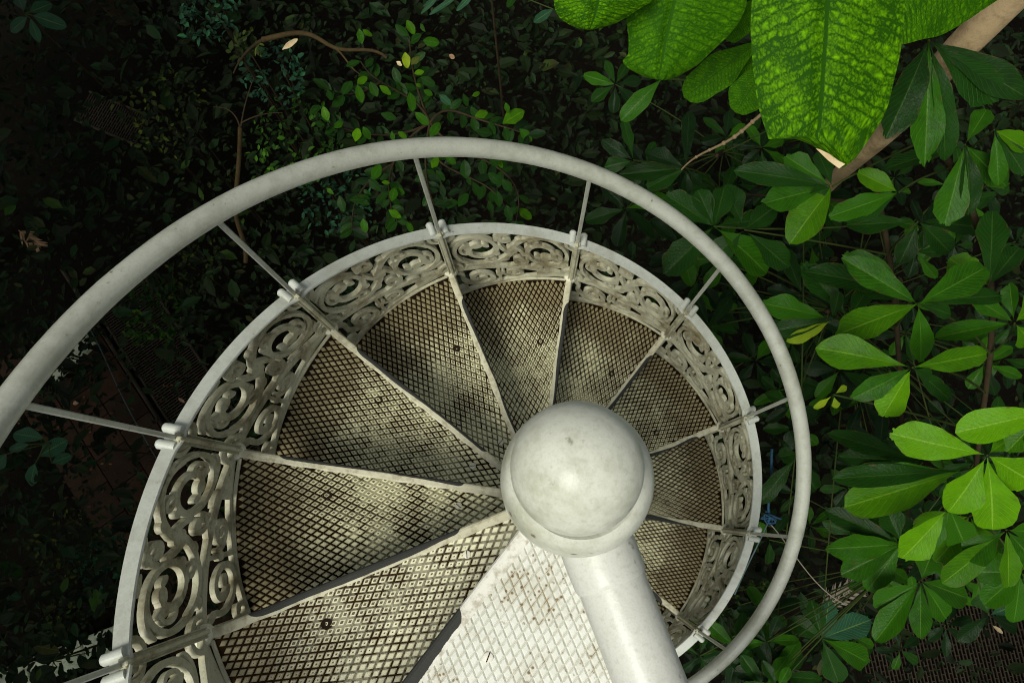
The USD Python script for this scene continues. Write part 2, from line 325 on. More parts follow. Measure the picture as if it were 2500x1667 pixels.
finial = obj('ball_finial', trimesh.creation.icosphere(5, 0.0530).apply_translation([0, 0, zb]), M['ball_paint'], stair, smooth=True)
obj('collar', cup.apply_transform(np.diag([0.965, 0.965, 1, 1])).apply_translation(pdir * 0.006 + np.array([0.0022, 0, 0])), M['ball_paint'], finial, smooth=40)
sock = tube([pdir * 0.03 + [0, 0, pz], pdir * 0.085 + [0, 0, pz], pdir * 0.100 + [0, 0, pz], pdir * 0.104 + [0, 0, pz]], [0.0345, 0.0345, 0.0338, 0.0322], 32)
obj('socket', sock, M['white_paint'], finial, smooth=40)
tp = np.linspace(0.08, 1.05, 20)[:, None] * pdir + [0, 0, pz]
lr = obj('landing_rail', tube(tp, PR, 36), M['white_paint'], stair, smooth=40)
pe = pdir * 1.05
obj('rail_post', tube([[pe[0], pe[1], lvl(0)], [pe[0], pe[1], pz]], 0.022, 20), M['white_paint'], stair, smooth=40)

# treads
RIN, ROUT = 0.075, S - 0.012
DR, DT = 0.0285, 0.0172                         # diagonals of one diamond, along and across the step
NOSE = 0.0175
def tread_pieces(a0, a1, seed, worn, back, h=0.0032, lowv=0.12, rout=ROUT, gap=0.80, rin=RIN):
    """Studded plate: local x runs along the front edge. Returns plate (v, f, uv) with base and one frustum for each diamond."""
    rng = np.random.default_rng(seed)
    region = []
    mid = (a0 + a1) / 2; cm, sm = math.cos(mid), math.sin(mid)
    V, F, U = [], [], []
    def quad(pts, uvs):
        b = len(V); V.extend(pts); U.extend(uvs); F.extend([[b, b + 1, b + 2], [b, b + 2, b + 3]] if len(pts) == 4 else [[b, b + 1, b + 2]])
    # base sheet as a fan of strips
    A = np.linspace(a0, a1, 13)
    for i in range(12):
        c0, s0, c1, s1 = math.cos(A[i]), math.sin(A[i]), math.cos(A[i + 1]), math.sin(A[i + 1])
        quad([(rin * c0, rin * s0, 0), (rout * c0, rout * s0, 0), (rout * c1, rout * s1, 0), (rin * c1, rin * s1, 0)], [(rin, 0), (rout, 0), (rout, 0), (rin, 0)])
    na, nb = int(1.4 * rout / DR), int(1.2 * rout / DT)
    for i in range(0, 2 * na):
        for j in range(-nb, nb):
            if (i + j) % 2: continue
            lx, ly = i * DR / 2, j * DT / 2
            x, y = lx * cm - ly * sm, lx * sm + ly * cm
            r, a = math.hypot(x, y), math.atan2(y, x)
            if r < rin + 0.008 or r > rout - 0.009: continue
            df = x * math.sin(a0) * -1 + y * math.cos(a0)            # distance from the front edge
            db = -(x * math.sin(a1) * -1 + y * math.cos(a1))
            if df < NOSE - 0.002 or db < back: continue
            w = 0.50 * math.exp(-((r - 0.47) / 0.17) ** 2 - ((df - 0.055) / 0.075) ** 2) + 0.16 * math.exp(-((r - 0.42) / 0.2) ** 2) + 0.42 * (meshkit.noise(np.array([[x * 5 + seed * 3.1, y * 5, seed]]))[0]) + worn
            jit = 1 + rng.uniform(-0.05, 0.05)
            R1, T1 = DR / 2 * gap * jit, DT / 2 * gap * jit
            k = 0.66
            hh = h * rng.uniform(0.85, 1.1)
            def P(du, dv, z): return ((lx + du) * cm - (ly + dv) * sm, (lx + du) * sm + (ly + dv) * cm, z)
            b0 = [P(R1, 0, 0.0003), P(0, T1, 0.0003), P(-R1, 0, 0.0003), P(0, -T1, 0.0003)]
            t0 = [P(R1 * k, 0, hh), P(0, T1 * k, hh), P(-R1 * k, 0, hh), P(0, -T1 * k, hh)]
            for q in range(4):
                quad([b0[q], b0[(q + 1) % 4], t0[(q + 1) % 4], t0[q]], [(r, lowv), (r, lowv), (r, 1), (r, 1)])
            iw = min(0.46, max(0.0, (w - 0.30) * 1.3))
            if iw > 0.16:
                ins = [P(R1 * iw, 0, hh), P(0, T1 * iw, hh), P(-R1 * iw, 0, hh), P(0, -T1 * iw, hh)]
                for q in range(4):
                    quad([t0[q], t0[(q + 1) % 4], ins[(q + 1) % 4], ins[q]], [(r, 1)] * 4)
                quad(ins, [(r, 2)] * 4)
            else:
                quad(t0, [(r, 1)] * 4)
    return np.array(V), np.array(F), np.array(U)
def slab(a0, a1, rin, rout, z0, z1, n=12):
    A = np.linspace(a0, a1, n + 1)
    pts = [(rin * math.cos(a), rin * math.sin(a)) for a in A] + [(rout * math.cos(a), rout * math.sin(a)) for a in A[::-1]]
    m = trimesh.creation.extrude_polygon(Polygon(pts), z1 - z0); m.apply_translation([0, 0, z0]); return m
def nosing(a0, rin, rout, width=NOSE, n=28, wob=0.0):
    """Rounded front strip along the front edge; local."""
    prof = [(width, -0.001), (width, 0.0042), (width * .8, 0.0052), (0.004, 0.0050), (-0.0005, 0.0035), (-0.003, -0.001), (-0.003, -0.018), (0.000, -0.022), (0.006, -0.022)]
    cv = [0, 0.05, 0.2, 0.75, 0.9, 1, 1, 1, 1]
    V, U, F = [], [], []; R = np.linspace(rin, rout, n); m = len(prof)
    c, s = math.cos(a0), math.sin(a0)
    for i, r in enumerate(R):
        for (d, z), t in zip(prof, cv):
            dd = d + (wob * math.sin(r * 170) * 0.0012 if t < 0.1 else 0)
            V.append((r * c - dd * s, r * s + dd * c, z)); U.append((r, t))
    for i in range(n - 1):
        for j in range(m - 1):
            a, b = i * m + j, (i + 1) * m + j
            F += [[a, a + 1, b + 1], [a, b + 1, b]]
    return np.array(V), np.array(F), np.array(U)
def sub_uv(parent, name, vfu, mat, z, rot, smooth=False, **kw):
    return obj(name, (vfu[0], vfu[1]), mat, parent, smooth=smooth, uv=vfu[2], loc=(0, 0, z), rotz=rot, **kw)
def screw_mesh(r=0.0085):
    m = lathe([(0, 0.0052), (r * .7, 0.0050), (r * .95, 0.004), (r, 0.002), (r, 0)], 20)
    return m
cache = {}
for k in range(1, KMAX):
    kk = k if k <= 9 else 9 + (k % 2)
    if kk not in cache:
        worn = {1: 0.0, 2: 0.02, 3: 0.04, 4: 0.02, 5: 0.06, 6: 0.06, 7: 0.08, 8: 0.02}.get(kk, 0.0)
        cache[kk] = tread_pieces(0, math.radians(31.5), kk * 7 + 3, worn, 0.004)
    z, th = lvl(k), ang(k)
    # plate: a slab just under the studded sheet
    st = slab(math.radians(-0.2), math.radians(32), RIN - 0.01, ROUT, -0.018, -0.0012)
    t = obj('tread', st, M['tread'], stair, loc=(0, 0, z), rotz=th)
    stud_m = M['tread_pale'] if k == 1 else M['tread']
    sub_uv(t, 'diamond_plate', cache[kk], stud_m, 0, 0, kind='stuff')
    sub_uv(t, 'nosing', nosing(0, RIN - 0.012, S + 0.004, wob=1), M['nosing'], 0, 0)
    # outer lip along the panel
    obj('outer_lip', slab(math.radians(1.5), math.radians(31), ROUT - 0.006, ROUT + 0.002, -0.004, 0.0045), M['panel_paint'], t)
    # corner lug that carries the baluster
    lug = lathe([(0, 0.013), (0.017, 0.013), (0.022, 0.008), (0.023, -0.012), (0, -0.012)], 20).apply_translation([S + 0.002, 0.004, 0])
    obj('corner_lug', lug, M['screw_paint'], t, smooth=40)
    a = math.radians(14.5); ps = (0.205 * math.cos(a), 0.205 * math.sin(a))
    s_ = obj('screw', screw_mesh().apply_translation([ps[0], ps[1], 0.001]), M['screw_paint'], t, smooth=40)
    sl = rbox((0.0145, 0.0018, 0.0012), 0.0002); sl.apply_transform(trimesh.transformations.rotation_matrix(k * 1.3, [0, 0, 1])); sl.apply_translation([ps[0], ps[1], 0.0062])
    obj('slot', sl, M['dark_iron'], s_)
    a = math.radians(8.2); ph = (0.515 * math.cos(a), 0.515 * math.sin(a))
    obj('plug', lathe([(0.0105, 0.0042), (0.0112, 0.0046), (0.0100, 0.0034), (0, 0.0026)][::-1], 18).apply_translation([ph[0], ph[1], 0]), M['grime'], t, smooth=40)

# landing at the top: one wide white step
z0, th0 = lvl(0), ang(0)
la1 = math.radians(61.5)
LR = 1.15
land = obj('landing', slab(math.radians(-0.2), la1, 0.04, LR, -0.022, -0.0012, 20), M['white_paint'], stair, loc=(0, 0, z0), rotz=th0, label='top landing, thickly painted white')
sub_uv(land, 'diamond_plate', tread_pieces(0, la1, 77, -1.0, 0.024, h=0.0024, lowv=0.5, rout=LR, gap=0.93, rin=0.06), M['landing'], 0, 0, kind='stuff')
sub_uv(land, 'nosing', nosing(0, 0.05, LR, 0.024, 40), M['landing_nosing'], 0, 0)
c, s = math.cos(la1), math.sin(la1)
bs = rbox((LR - 0.05, 0.028, 0.012), 0.003); bs.apply_transform(trimesh.transformations.rotation_matrix(la1, [0, 0, 1])); bs.apply_translation([(LR + 0.05) / 2 * c + 0.013 * s, (LR + 0.05) / 2 * s - 0.013 * c, 0.001])
obj('back_strip', bs, M['white_paint'], land, smooth=40)
a = math.radians(17); ps = (0.30 * math.cos(a), 0.30 * math.sin(a))
s_ = obj('screw', screw_mesh(0.0088).apply_translation([ps[0], ps[1], 0.0]), M['landing_screw'], land, smooth=40)
sl = rbox((0.017, 0.002, 0.0012), 0.0002); sl.apply_transform(trimesh.transformations.rotation_matrix(0.3, [0, 0, 1])); sl.apply_translation([ps[0], ps[1], 0.0050]); obj('slot', sl, M['grime'], s_)
lz = Z2 + 2 * RISE
obj('landing_boss', lathe([(0.056, lz - RISE + .004), (0.08, lz - RISE + .004), (0.08, lz + 0.004), (0.085, lz + 0.03), (0.062, lz + 0.05), (0.056, lz + 0.05)], 32), M['white_paint'], stair, smooth=35)

# scroll panels: drawn flat (U along the panel from its high end, V up from the sloping band), then bent round the stair
PL = S * D30; PHH = 0.262
def stroke(pts, w0, w1=None):
    p = np.asarray(pts, float); w1 = w0 if w1 is None else w1
    w = np.linspace(w0, w1, len(p)) if np.ndim(w0) == 0 else np.interp(np.linspace(0, 1, len(p)), np.linspace(0, 1, len(w0)), w0)
    return unary_union([unary_union([Point(a).buffer(x / 2, 5), Point(b).buffer(y / 2, 5)]).convex_hull for a, b, x, y in zip(p[:-1], p[1:], w[:-1], w[1:])])
def spiral(cx, cy, a, b, t0, turns, shrink, w, n=44, tilt=0.0):
    t = np.linspace(0, 1, n); ang_ = t0 + turns * 2 * np.pi * t; s = 1 - (1 - shrink) * t ** 0.85
    x, y = a * s * np.cos(ang_), b * s * np.sin(ang_)
    return np.stack([cx + x * math.cos(tilt) - y * math.sin(tilt), cy + x * math.sin(tilt) + y * math.cos(tilt)], 1)
def ellipse(cx, cy, a, b, tilt=0): return affinity.translate(affinity.rotate(affinity.scale(Point(0, 0).buffer(1, 12), a, b), tilt, use_radians=True), cx, cy)
def upper_panel():
    L, H = PL, PHH; g = []
    def half(flip):
        h = []
        sp = spiral(0.098, 0.132, 0.083, 0.106, -2.2, -1.34, 0.30, 0)
        h.append(stroke(sp, [0.010, 0.0135, 0.0135, 0.014, 0.016]))
        e = sp[-1]; h.append(ellipse(e[0] + 0.003, e[1] - 0.003, 0.018, 0.0135, 0.6)); h.append(ellipse(0.062, 0.150, 0.010, 0.022, 0.3))
        h.append(stroke(spiral(0.173, 0.204, 0.024, 0.034, 3.4, -1.05, 0.42, 0), [0.011, 0.011, 0.013])); h.append(ellipse(0.176, 0.199, 0.008, 0.008))
        h.append(stroke([(0.197, 0.252), (0.180, 0.240)], 0.012, 0.009))
        h.append(stroke(spline([(0.045, 0.058), (0.10, 0.022), (0.155, 0.048), (0.197, 0.130)], 14), [0.010, 0.014, 0.014, 0.017]))
        h.append(stroke(spline([(0.160, 0.160), (0.172, 0.128), (0.187, 0.110)], 8), 0.012, 0.015)); h.append(ellipse(0.174, 0.064, 0.011, 0.018, -0.5))
        h.append(stroke(spline([(0.004, 0.206), (0.018, 0.214), (0.034, 0.250)], 6), 0.010)); h.append(stroke(spline([(0.004, 0.05), (0.022, 0.045), (0.034, 0.012)], 6), 0.010)); h.append(ellipse(0.012, 0.022, 0.008, 0.010))
        h.append(ellipse(0.118, 0.244, 0.020, 0.007))
        h.append(stroke(spline([(0.020, 0.176), (0.045, 0.205), (0.085, 0.214), (0.120, 0.200)], 10), [0.006, 0.010, 0.010, 0.006]))
        h.append(stroke(spiral(0.060, 0.130, 0.022, 0.034, 1.2, 0.75, 0.6, 0), [0.007, 0.009, 0.010])); h.append(ellipse(0.118, 0.160, 0.009, 0.013, 0.6)); h.append(ellipse(0.092, 0.168, 0.012, 0.007, 0.3))
        h.append(stroke(spiral(0.128, 0.062, 0.022, 0.018, 2.6, -0.9, 0.5, 0), [0.007, 0.009, 0.010])); h.append(ellipse(0.150, 0.100, 0.008, 0.012, -0.4)); h.append(ellipse(0.060, 0.020, 0.012, 0.009)); h.append(ellipse(0.158, 0.226, 0.009, 0.012, 0.8))
        u = unary_union(h)
        return affinity.rotate(u, math.pi, origin=(L / 2, 0.130), use_radians=True) if flip else u
    g += [half(False), half(True), ellipse(L / 2, 0.13, 0.015, 0.022, 0.4)]
    g += [sbox(0, -0.009, L, 0.009), sbox(0, 0, 0.006, H), sbox(L - 0.006, 0, L, H), sbox(0, H - 0.010, L, H)]
    u = unary_union(g).intersection(sbox(0, -0.009, L, H))
    return u.buffer(-0.0006).buffer(0.0012).simplify(0.0006)
def lower_panel():
    L = PL
    tri = Polygon([(0, 0), (L, 0), (L, -0.0), (0, -RISE)])
    g = [stroke([(0, -RISE + 0.009), (L, 0.004)], 0.018), sbox(0, -RISE, 0.007, 0), sbox(0, -0.009, L, 0.0)]
    g.append(stroke(spiral(0.086, -0.086, 0.062, 0.066, 2.4, 1.25, 0.36, 0, tilt=0.25), [0.012, 0.015, 0.015, 0.016, 0.018])); g.append(ellipse(0.095, -0.088, 0.015, 0.012, 0.4))
    g.append(stroke(spiral(0.022, -0.172, 0.020, 0.026, 1.0, 1.1, 0.5, 0), 0.010)); g.append(ellipse(0.022, -0.034, 0.009, 0.018, 0.5))
    g.append(stroke(spiral(0.198, -0.046, 0.040, 0.030, 2.5, 1.1, 0.45, 0, tilt=0.35), [0.011, 0.013, 0.013])); g.append(ellipse(0.200, -0.046, 0.010, 0.008))
    g.append(stroke([(0.152, -0.118), (0.146, -0.012)], 0.010)); g.append(ellipse(0.148, -0.062, 0.010, 0.016))
    g.append(Polygon([(0.275, 0), (L, 0), (0.275, -RISE * (1 - 0.275 / L))]))
    u = unary_union(g).intersection(tri)
    return u.buffer(-0.0005).buffer(0.001).simplify(0.0006)
def bend(poly, thick, k, nin=0.0):
    """Extrude a flat shape and wrap it between baluster k (low end) and k-1 (high end)."""
    ms = [trimesh.creation.extrude_polygon(p_, thick) for p_ in (poly.geoms if hasattr(poly, 'geoms') else [poly]) if p_.area > 1e-5]
    m = cat(ms); v, f = trimesh.remesh.subdivide_to_size(m.vertices, m.faces, 0.045)
    m = trimesh.Trimesh(v, f, process=True)
    U, V_, N = m.vertices.T
    th = ang(k - 1) - U / S
    z = lvl(k) + RISE * (1 - U / PL) + V_
    r = S + 0.0335 * S * np.clip(V_, -0.3, 0.3) / (0.3634 * S) + thick - N + nin - 0.004
    m.vertices = np.stack([r * np.cos(th), r * np.sin(th), z], 1)
    m.faces = m.faces[:, ::-1]
    trimesh.repair.fix_normals(m)
    return m
UP, LO = upper_panel(), lower_panel()
HB = 0.3634 * S
def radial(k_, r, z, dt=0.0):
    a = ang(k_) ; return np.array([r * math.cos(a) - dt * math.sin(a), r * math.sin(a) + dt * math.cos(a), z])
def helix_strip(k, prof):
    """Sweep a closed profile of (radial, up) points along the sloping top edge between balusters k and k-1."""
    n = 16; t = np.linspace(0, 1, n); m = len(prof); V = []
    for x in t:
        a = ang(k) + D30 * x; z = lvl(k) + RISE * x + HB
        flare = 1 + 0.32 * max(0.0, 1 - min(x, 1 - x) / 0.055)
        for (r, h) in prof:
            rr = S * 1.0335 + r * flare
            V.append((rr * math.cos(a), rr * math.sin(a), z + h))
    F = []
    for i in range(n - 1):
        for j in range(m):
            q = (j + 1) % m
            F += [[i * m + j, i * m + q, (i + 1) * m + q], [i * m + j, (i + 1) * m + q, (i + 1) * m + j]]
    for j in range(1, m - 1): F += [[0, j + 1, j], [(n - 1) * m, (n - 1) * m + j, (n - 1) * m + j + 1]]
    me = trimesh.Trimesh(np.array(V), np.array(F), process=False); trimesh.repair.fix_normals(me); return me
RIMP = [(-0.0155, -0.004), (-0.0165, 0.001), (-0.0145, 0.005), (0.0145, 0.005), (0.0165, 0.001), (0.0155, -0.004), (0.006, -0.010), (-0.006, -0.010)]
for k in range(1, KMAX):
    p_ = obj('scroll_panel', bend(UP, 0.0135, k), M['panel_paint'], stair, smooth=30)
    obj('lower_scroll', bend(LO, 0.0115, k, 0.001), M['panel_paint'], p_, smooth=30)
    obj('top_rim', helix_strip(k, RIMP), M['rim_paint'], p_, smooth=30)
# balusters
HR = 1.1073 * S; RRAIL = S * (1 - 0.0279)
for k in range(0, KMAX):
    z = lvl(k); e = np.array([math.cos(ang(k)), math.sin(ang(k)), 0]); tng = np.array([-e[1], e[0], 0])
    foot, brk, top = e * (S + 0.002) + [0, 0, z], e * S * 1.0335 + [0, 0, z + HB], e * (RRAIL + 0.010) + [0, 0, z + HR + 0.010]
    def bar(p0, p1, w, d, taper=1.0):
        ax = p1 - p0; L_ = np.linalg.norm(ax); b = rbox((L_, w, d), 0.0018)
        return place(b, frame(ax, e), (p0 + p1) / 2)
    rod = bar(brk - [0, 0, 0.03], top, 0.0105, 0.0135)
    b_ = obj('baluster', rod, M['rail_paint'], stair, smooth=30)
    inw = e * -0.008
    lower = cat([bar(foot + [0, 0, 0.008] + inw, brk + [0, 0, 0.012] + inw, 0.021, 0.013), bar(foot + [0, 0, 0.008] + inw * 1.9, brk + [0, 0, 0.02] + inw * 1.9, 0.0085, 0.012),
                 bar(foot + [0, 0, 0.008] + inw * 1.3 + tng * 0.0095, brk + inw * 1.3 + tng * 0.0095, 0.004, 0.013), bar(foot + [0, 0, 0.008] + inw * 1.3 - tng * 0.0095, brk + inw * 1.3 - tng * 0.0095, 0.004, 0.013)])
    obj('ribbed_bar', lower, M['panel_paint'], b_, smooth=30)
    for sgn in (-1, 1):
        kb = lathe([(0, 0.021), (0.007, 0.021), (0.0105, 0.017), (0.0105, -0.020), (0, -0.020)], 16)
        kb = place(kb, frame(tng, e * 1.0), brk + tng * 0.0175 * sgn + e * 0.010 + [0, 0, 0.004 + sgn * 0.006])
        obj('clamp', kb, M['rim_paint'], b_, smooth=40)
# handrail
kk = np.linspace(-0.15, KMAX - 1, 12 * KMAX + 1)
hp = np.stack([(RRAIL + 0.012) * np.cos(TH2 - D30 * (kk - 2)), (RRAIL + 0.012) * np.sin(TH2 - D30 * (kk - 2)), Z2 - (kk - 2) * RISE + HR + 0.004], 1)
hn = meshkit.fbm(np.c_[kk * 2.3, kk * 0.0 + 4.0, kk * 0.0])
hp[:, 2] += 0.0016 * hn; hp[:, :2] *= (1 + 0.0022 * meshkit.fbm(np.c_[kk * 1.9, kk * 0.0, kk * 0.0 + 8.0]))[:, None]
obj('handrail', tube(hp, 0.0205 + 0.0005 * meshkit.fbm(np.c_[kk * 6, kk * 0.0 + 2.0, kk * 0.0]), 20), M['rail_paint'], stair, smooth=60)

# ------------------------------------------------------------------ leaves
RNG = np.random.default_rng(11)
def F6(x, y): return 1500 + x / 2.351, y / 2.351
def F5(x, y): return 1500 + x / 2.351, 1000 + y / 2.351
def FA(x, y): return 1900 + x / 3.485, 550 + y / 3.485
def F8(x, y): return 700 + x / 2.613, y / 2.613
def F7(x, y): return x / 2.613, y / 2.613
def F4(x, y): return x / 3.484, 700 + y / 3.484
def FB(x, y): return x / 4.271, 1300 + y / 4.271
def FS(x, y): return x, y

def leaf_geo(b, t, width, normal, peak=0.62, blunt=0.8, fold=0.16, sag=0.10, ragged=0.0, nu=12, nv=6, rng=RNG, twist=0.0):
    """One leaf from base b to tip t. Returns v, f, uv (u along, v across from -1 to 1)."""
    b, t = np.asarray(b, float), np.asarray(t, float); ax = t - b; L = np.linalg.norm(ax); ax /= L
    nv = 10 if ragged else nv
    nu = 18 if ragged else nu
    nrm = np.asarray(normal, float); nrm = nrm - ax * (nrm @ ax); nrm /= np.linalg.norm(nrm) + 1e-9; side = np.cross(nrm, ax)
    V, U = [], []
    u = 0.5 - 0.5 * np.cos(np.pi * np.linspace(0, 1, nu + 1)); u = 0.35 * np.linspace(0, 1, nu + 1) + 0.65 * u; vv = np.linspace(-1, 1, nv + 1)
    ex = math.log(0.5) / math.log(peak)
    w = np.maximum(np.sin(np.pi * np.clip(u ** ex, 0, 1)), 0) ** (blunt * np.where(u < 0.55, 1.15, 0.72))
    w[-1] = 0.0 if not ragged else 0.36; w[0] = 0.02
    wob = 1 + 0.07 * np.sin(u * rng.uniform(9, 16) + rng.uniform(0, 6)) + (0.035 * ragged * rng.normal(0, 1, nu + 1) * (u > 0.45) if ragged else 0)
    cut = 1 - ragged * (rng.uniform(0.0, 0.16, nv + 1) + 0.22 * rng.random() * np.abs(np.linspace(-1, 1, nv + 1) - rng.uniform(-0.6, 0.6)))
    ph = rng.uniform(0, 6.28)
    for i in range(nu + 1):
        for j in range(nv + 1):
            uu = u[i] if i < nu - 4 else u[nu - 5] + (u[i] - u[nu - 5]) * (cut[j] if ragged else 1)
            x = vv[j] * w[i] * width / 2 * (wob[i] if abs(vv[j]) > 0.5 else 1)
            h = fold * abs(x) - sag * L * (uu * uu - uu * 0.35) + 0.012 * L * math.sin(uu * 14 + ph + vv[j] * 1.3) * abs(vv[j]) + twist * x * uu
            V.append(b + ax * L * uu + side * x + nrm * h); U.append((uu, vv[j]))
    F = []
    m = nv + 1
    for i in range(nu):
        for j in range(nv):
            a = i * m + j; F += [[a, a + m, a + m + 1], [a, a + m + 1, a + 1]]
    return np.array(V), np.array(F), np.array(U)
def view_up(p, mix=0.55, jit=0.3, rng=RNG):
    d = CAM - p; d /= np.linalg.norm(d)
    n = d * mix + np.array([0, 0, 1.0]) * (1 - mix) + rng.normal(0, jit, 3) * 0.6
    return n / np.linalg.norm(n)
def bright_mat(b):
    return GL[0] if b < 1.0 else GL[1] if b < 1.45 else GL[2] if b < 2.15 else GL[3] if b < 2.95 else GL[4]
def add_leaf(parent, name, vfu, mat, **kw): return obj(name, (vfu[0], vfu[1]), mat, parent, smooth=True, uv=vfu[2], **kw)

def rosette(tree, fr, hub, d, leaflets, root=None, ragged=0.0, rng=RNG, width_px=None, names=('compound_leaf', 'leaflet'), stalk=None, rr=0.0035):
    hp = at(*fr(*hub), d)
    if root is None: root = hp + np.array([rng.normal(0, 0.06), rng.normal(0, 0.06), -0.30])
    mid = (hp + root) / 2 + rng.normal(0, 0.015, 3)
    c = obj(names[0], tube(spline([root, mid, hp], 8), np.linspace(rr * 1.3, rr, 8), 6), stalk or M['green_stem'], tree, smooth=True)
    k = 2.351 if fr in (F6, F5) else 3.485 if fr is FA else 2.613 if fr in (F7, F8) else 3.484 if fr is F4 else 4.271 if fr is FB else 1.0
    for (tx, ty, w, b, *opt) in leaflets:
        px, py = fr(tx, ty); L0 = math.hypot(px - fr(*hub)[0], py - fr(*hub)[1]) * d / FPX
        dd = d + (opt[0] if opt else rng.uniform(0.02, 0.22) * L0)
        tip = at(px, py, dd); dirv = (tip - hp) / np.linalg.norm(tip - hp)
        base = hp + dirv * 0.008
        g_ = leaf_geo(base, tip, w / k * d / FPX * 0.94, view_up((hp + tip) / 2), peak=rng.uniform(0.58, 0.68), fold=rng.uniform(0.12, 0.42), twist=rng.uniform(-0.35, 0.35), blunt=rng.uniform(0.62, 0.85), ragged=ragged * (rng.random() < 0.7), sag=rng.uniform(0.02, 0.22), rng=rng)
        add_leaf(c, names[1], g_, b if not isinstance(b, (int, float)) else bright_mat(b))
    return hp

# ------------------------------------------------------------------ the bright palmate-leaved tree on the right
tree = thing('palmate_tree', 'tall tree right of the staircase with big bright green leaves in fans', 'tree')
tr = [at_z(1990, 500, 0.0), at(2030, 445, 3.5), at(2110, 370, 2.9), at(2200, 285, 2.55), at(2300, 165, 2.25), at(2440, 20, 2.0), at(2580, -140, 1.75)]
tp = spline(tr, 40)
trunk = obj('trunk', tube(tp, np.interp(np.linspace(0, 1, 40), [0, 0.25, 0.5, 0.75, 1], [0.030, 0.024, 0.026, 0.034, 0.048]), 18), M['trunk_bark'], tree, smooth=True)
def limb(pts, r0, r1, mat='dark_bark', parent=None, name='branch'):
    p_ = spline(pts, 20); obj(name, tube(p_, np.linspace(r0, r1, 20), 8), M[mat], parent or tree, smooth=True); return p_
limbs = [limb([tp[22], at(2330, 420, 2.8), at(2420, 700, 2.75), at(2400, 1000, 2.7), at(2380, 1250, 2.7)], 0.020, 0.008),
         limb([tp[20], at(2160, 560, 3.1), at(2190, 800, 3.0), at(2200, 1000, 2.95), at(2230, 1350, 2.9)], 0.018, 0.007),
         limb([tp[16], at(1900, 480, 3.6), at(1760, 470, 3.75)], 0.012, 0.005)]
LP = np.vstack(limbs)
def near_limb(p): 
    q = LP[LP[:, 2] < p[2] + 0.05]; return q[np.argmin(np.linalg.norm(q - p, axis=1))] if len(q) else p - [0, 0, 0.3]
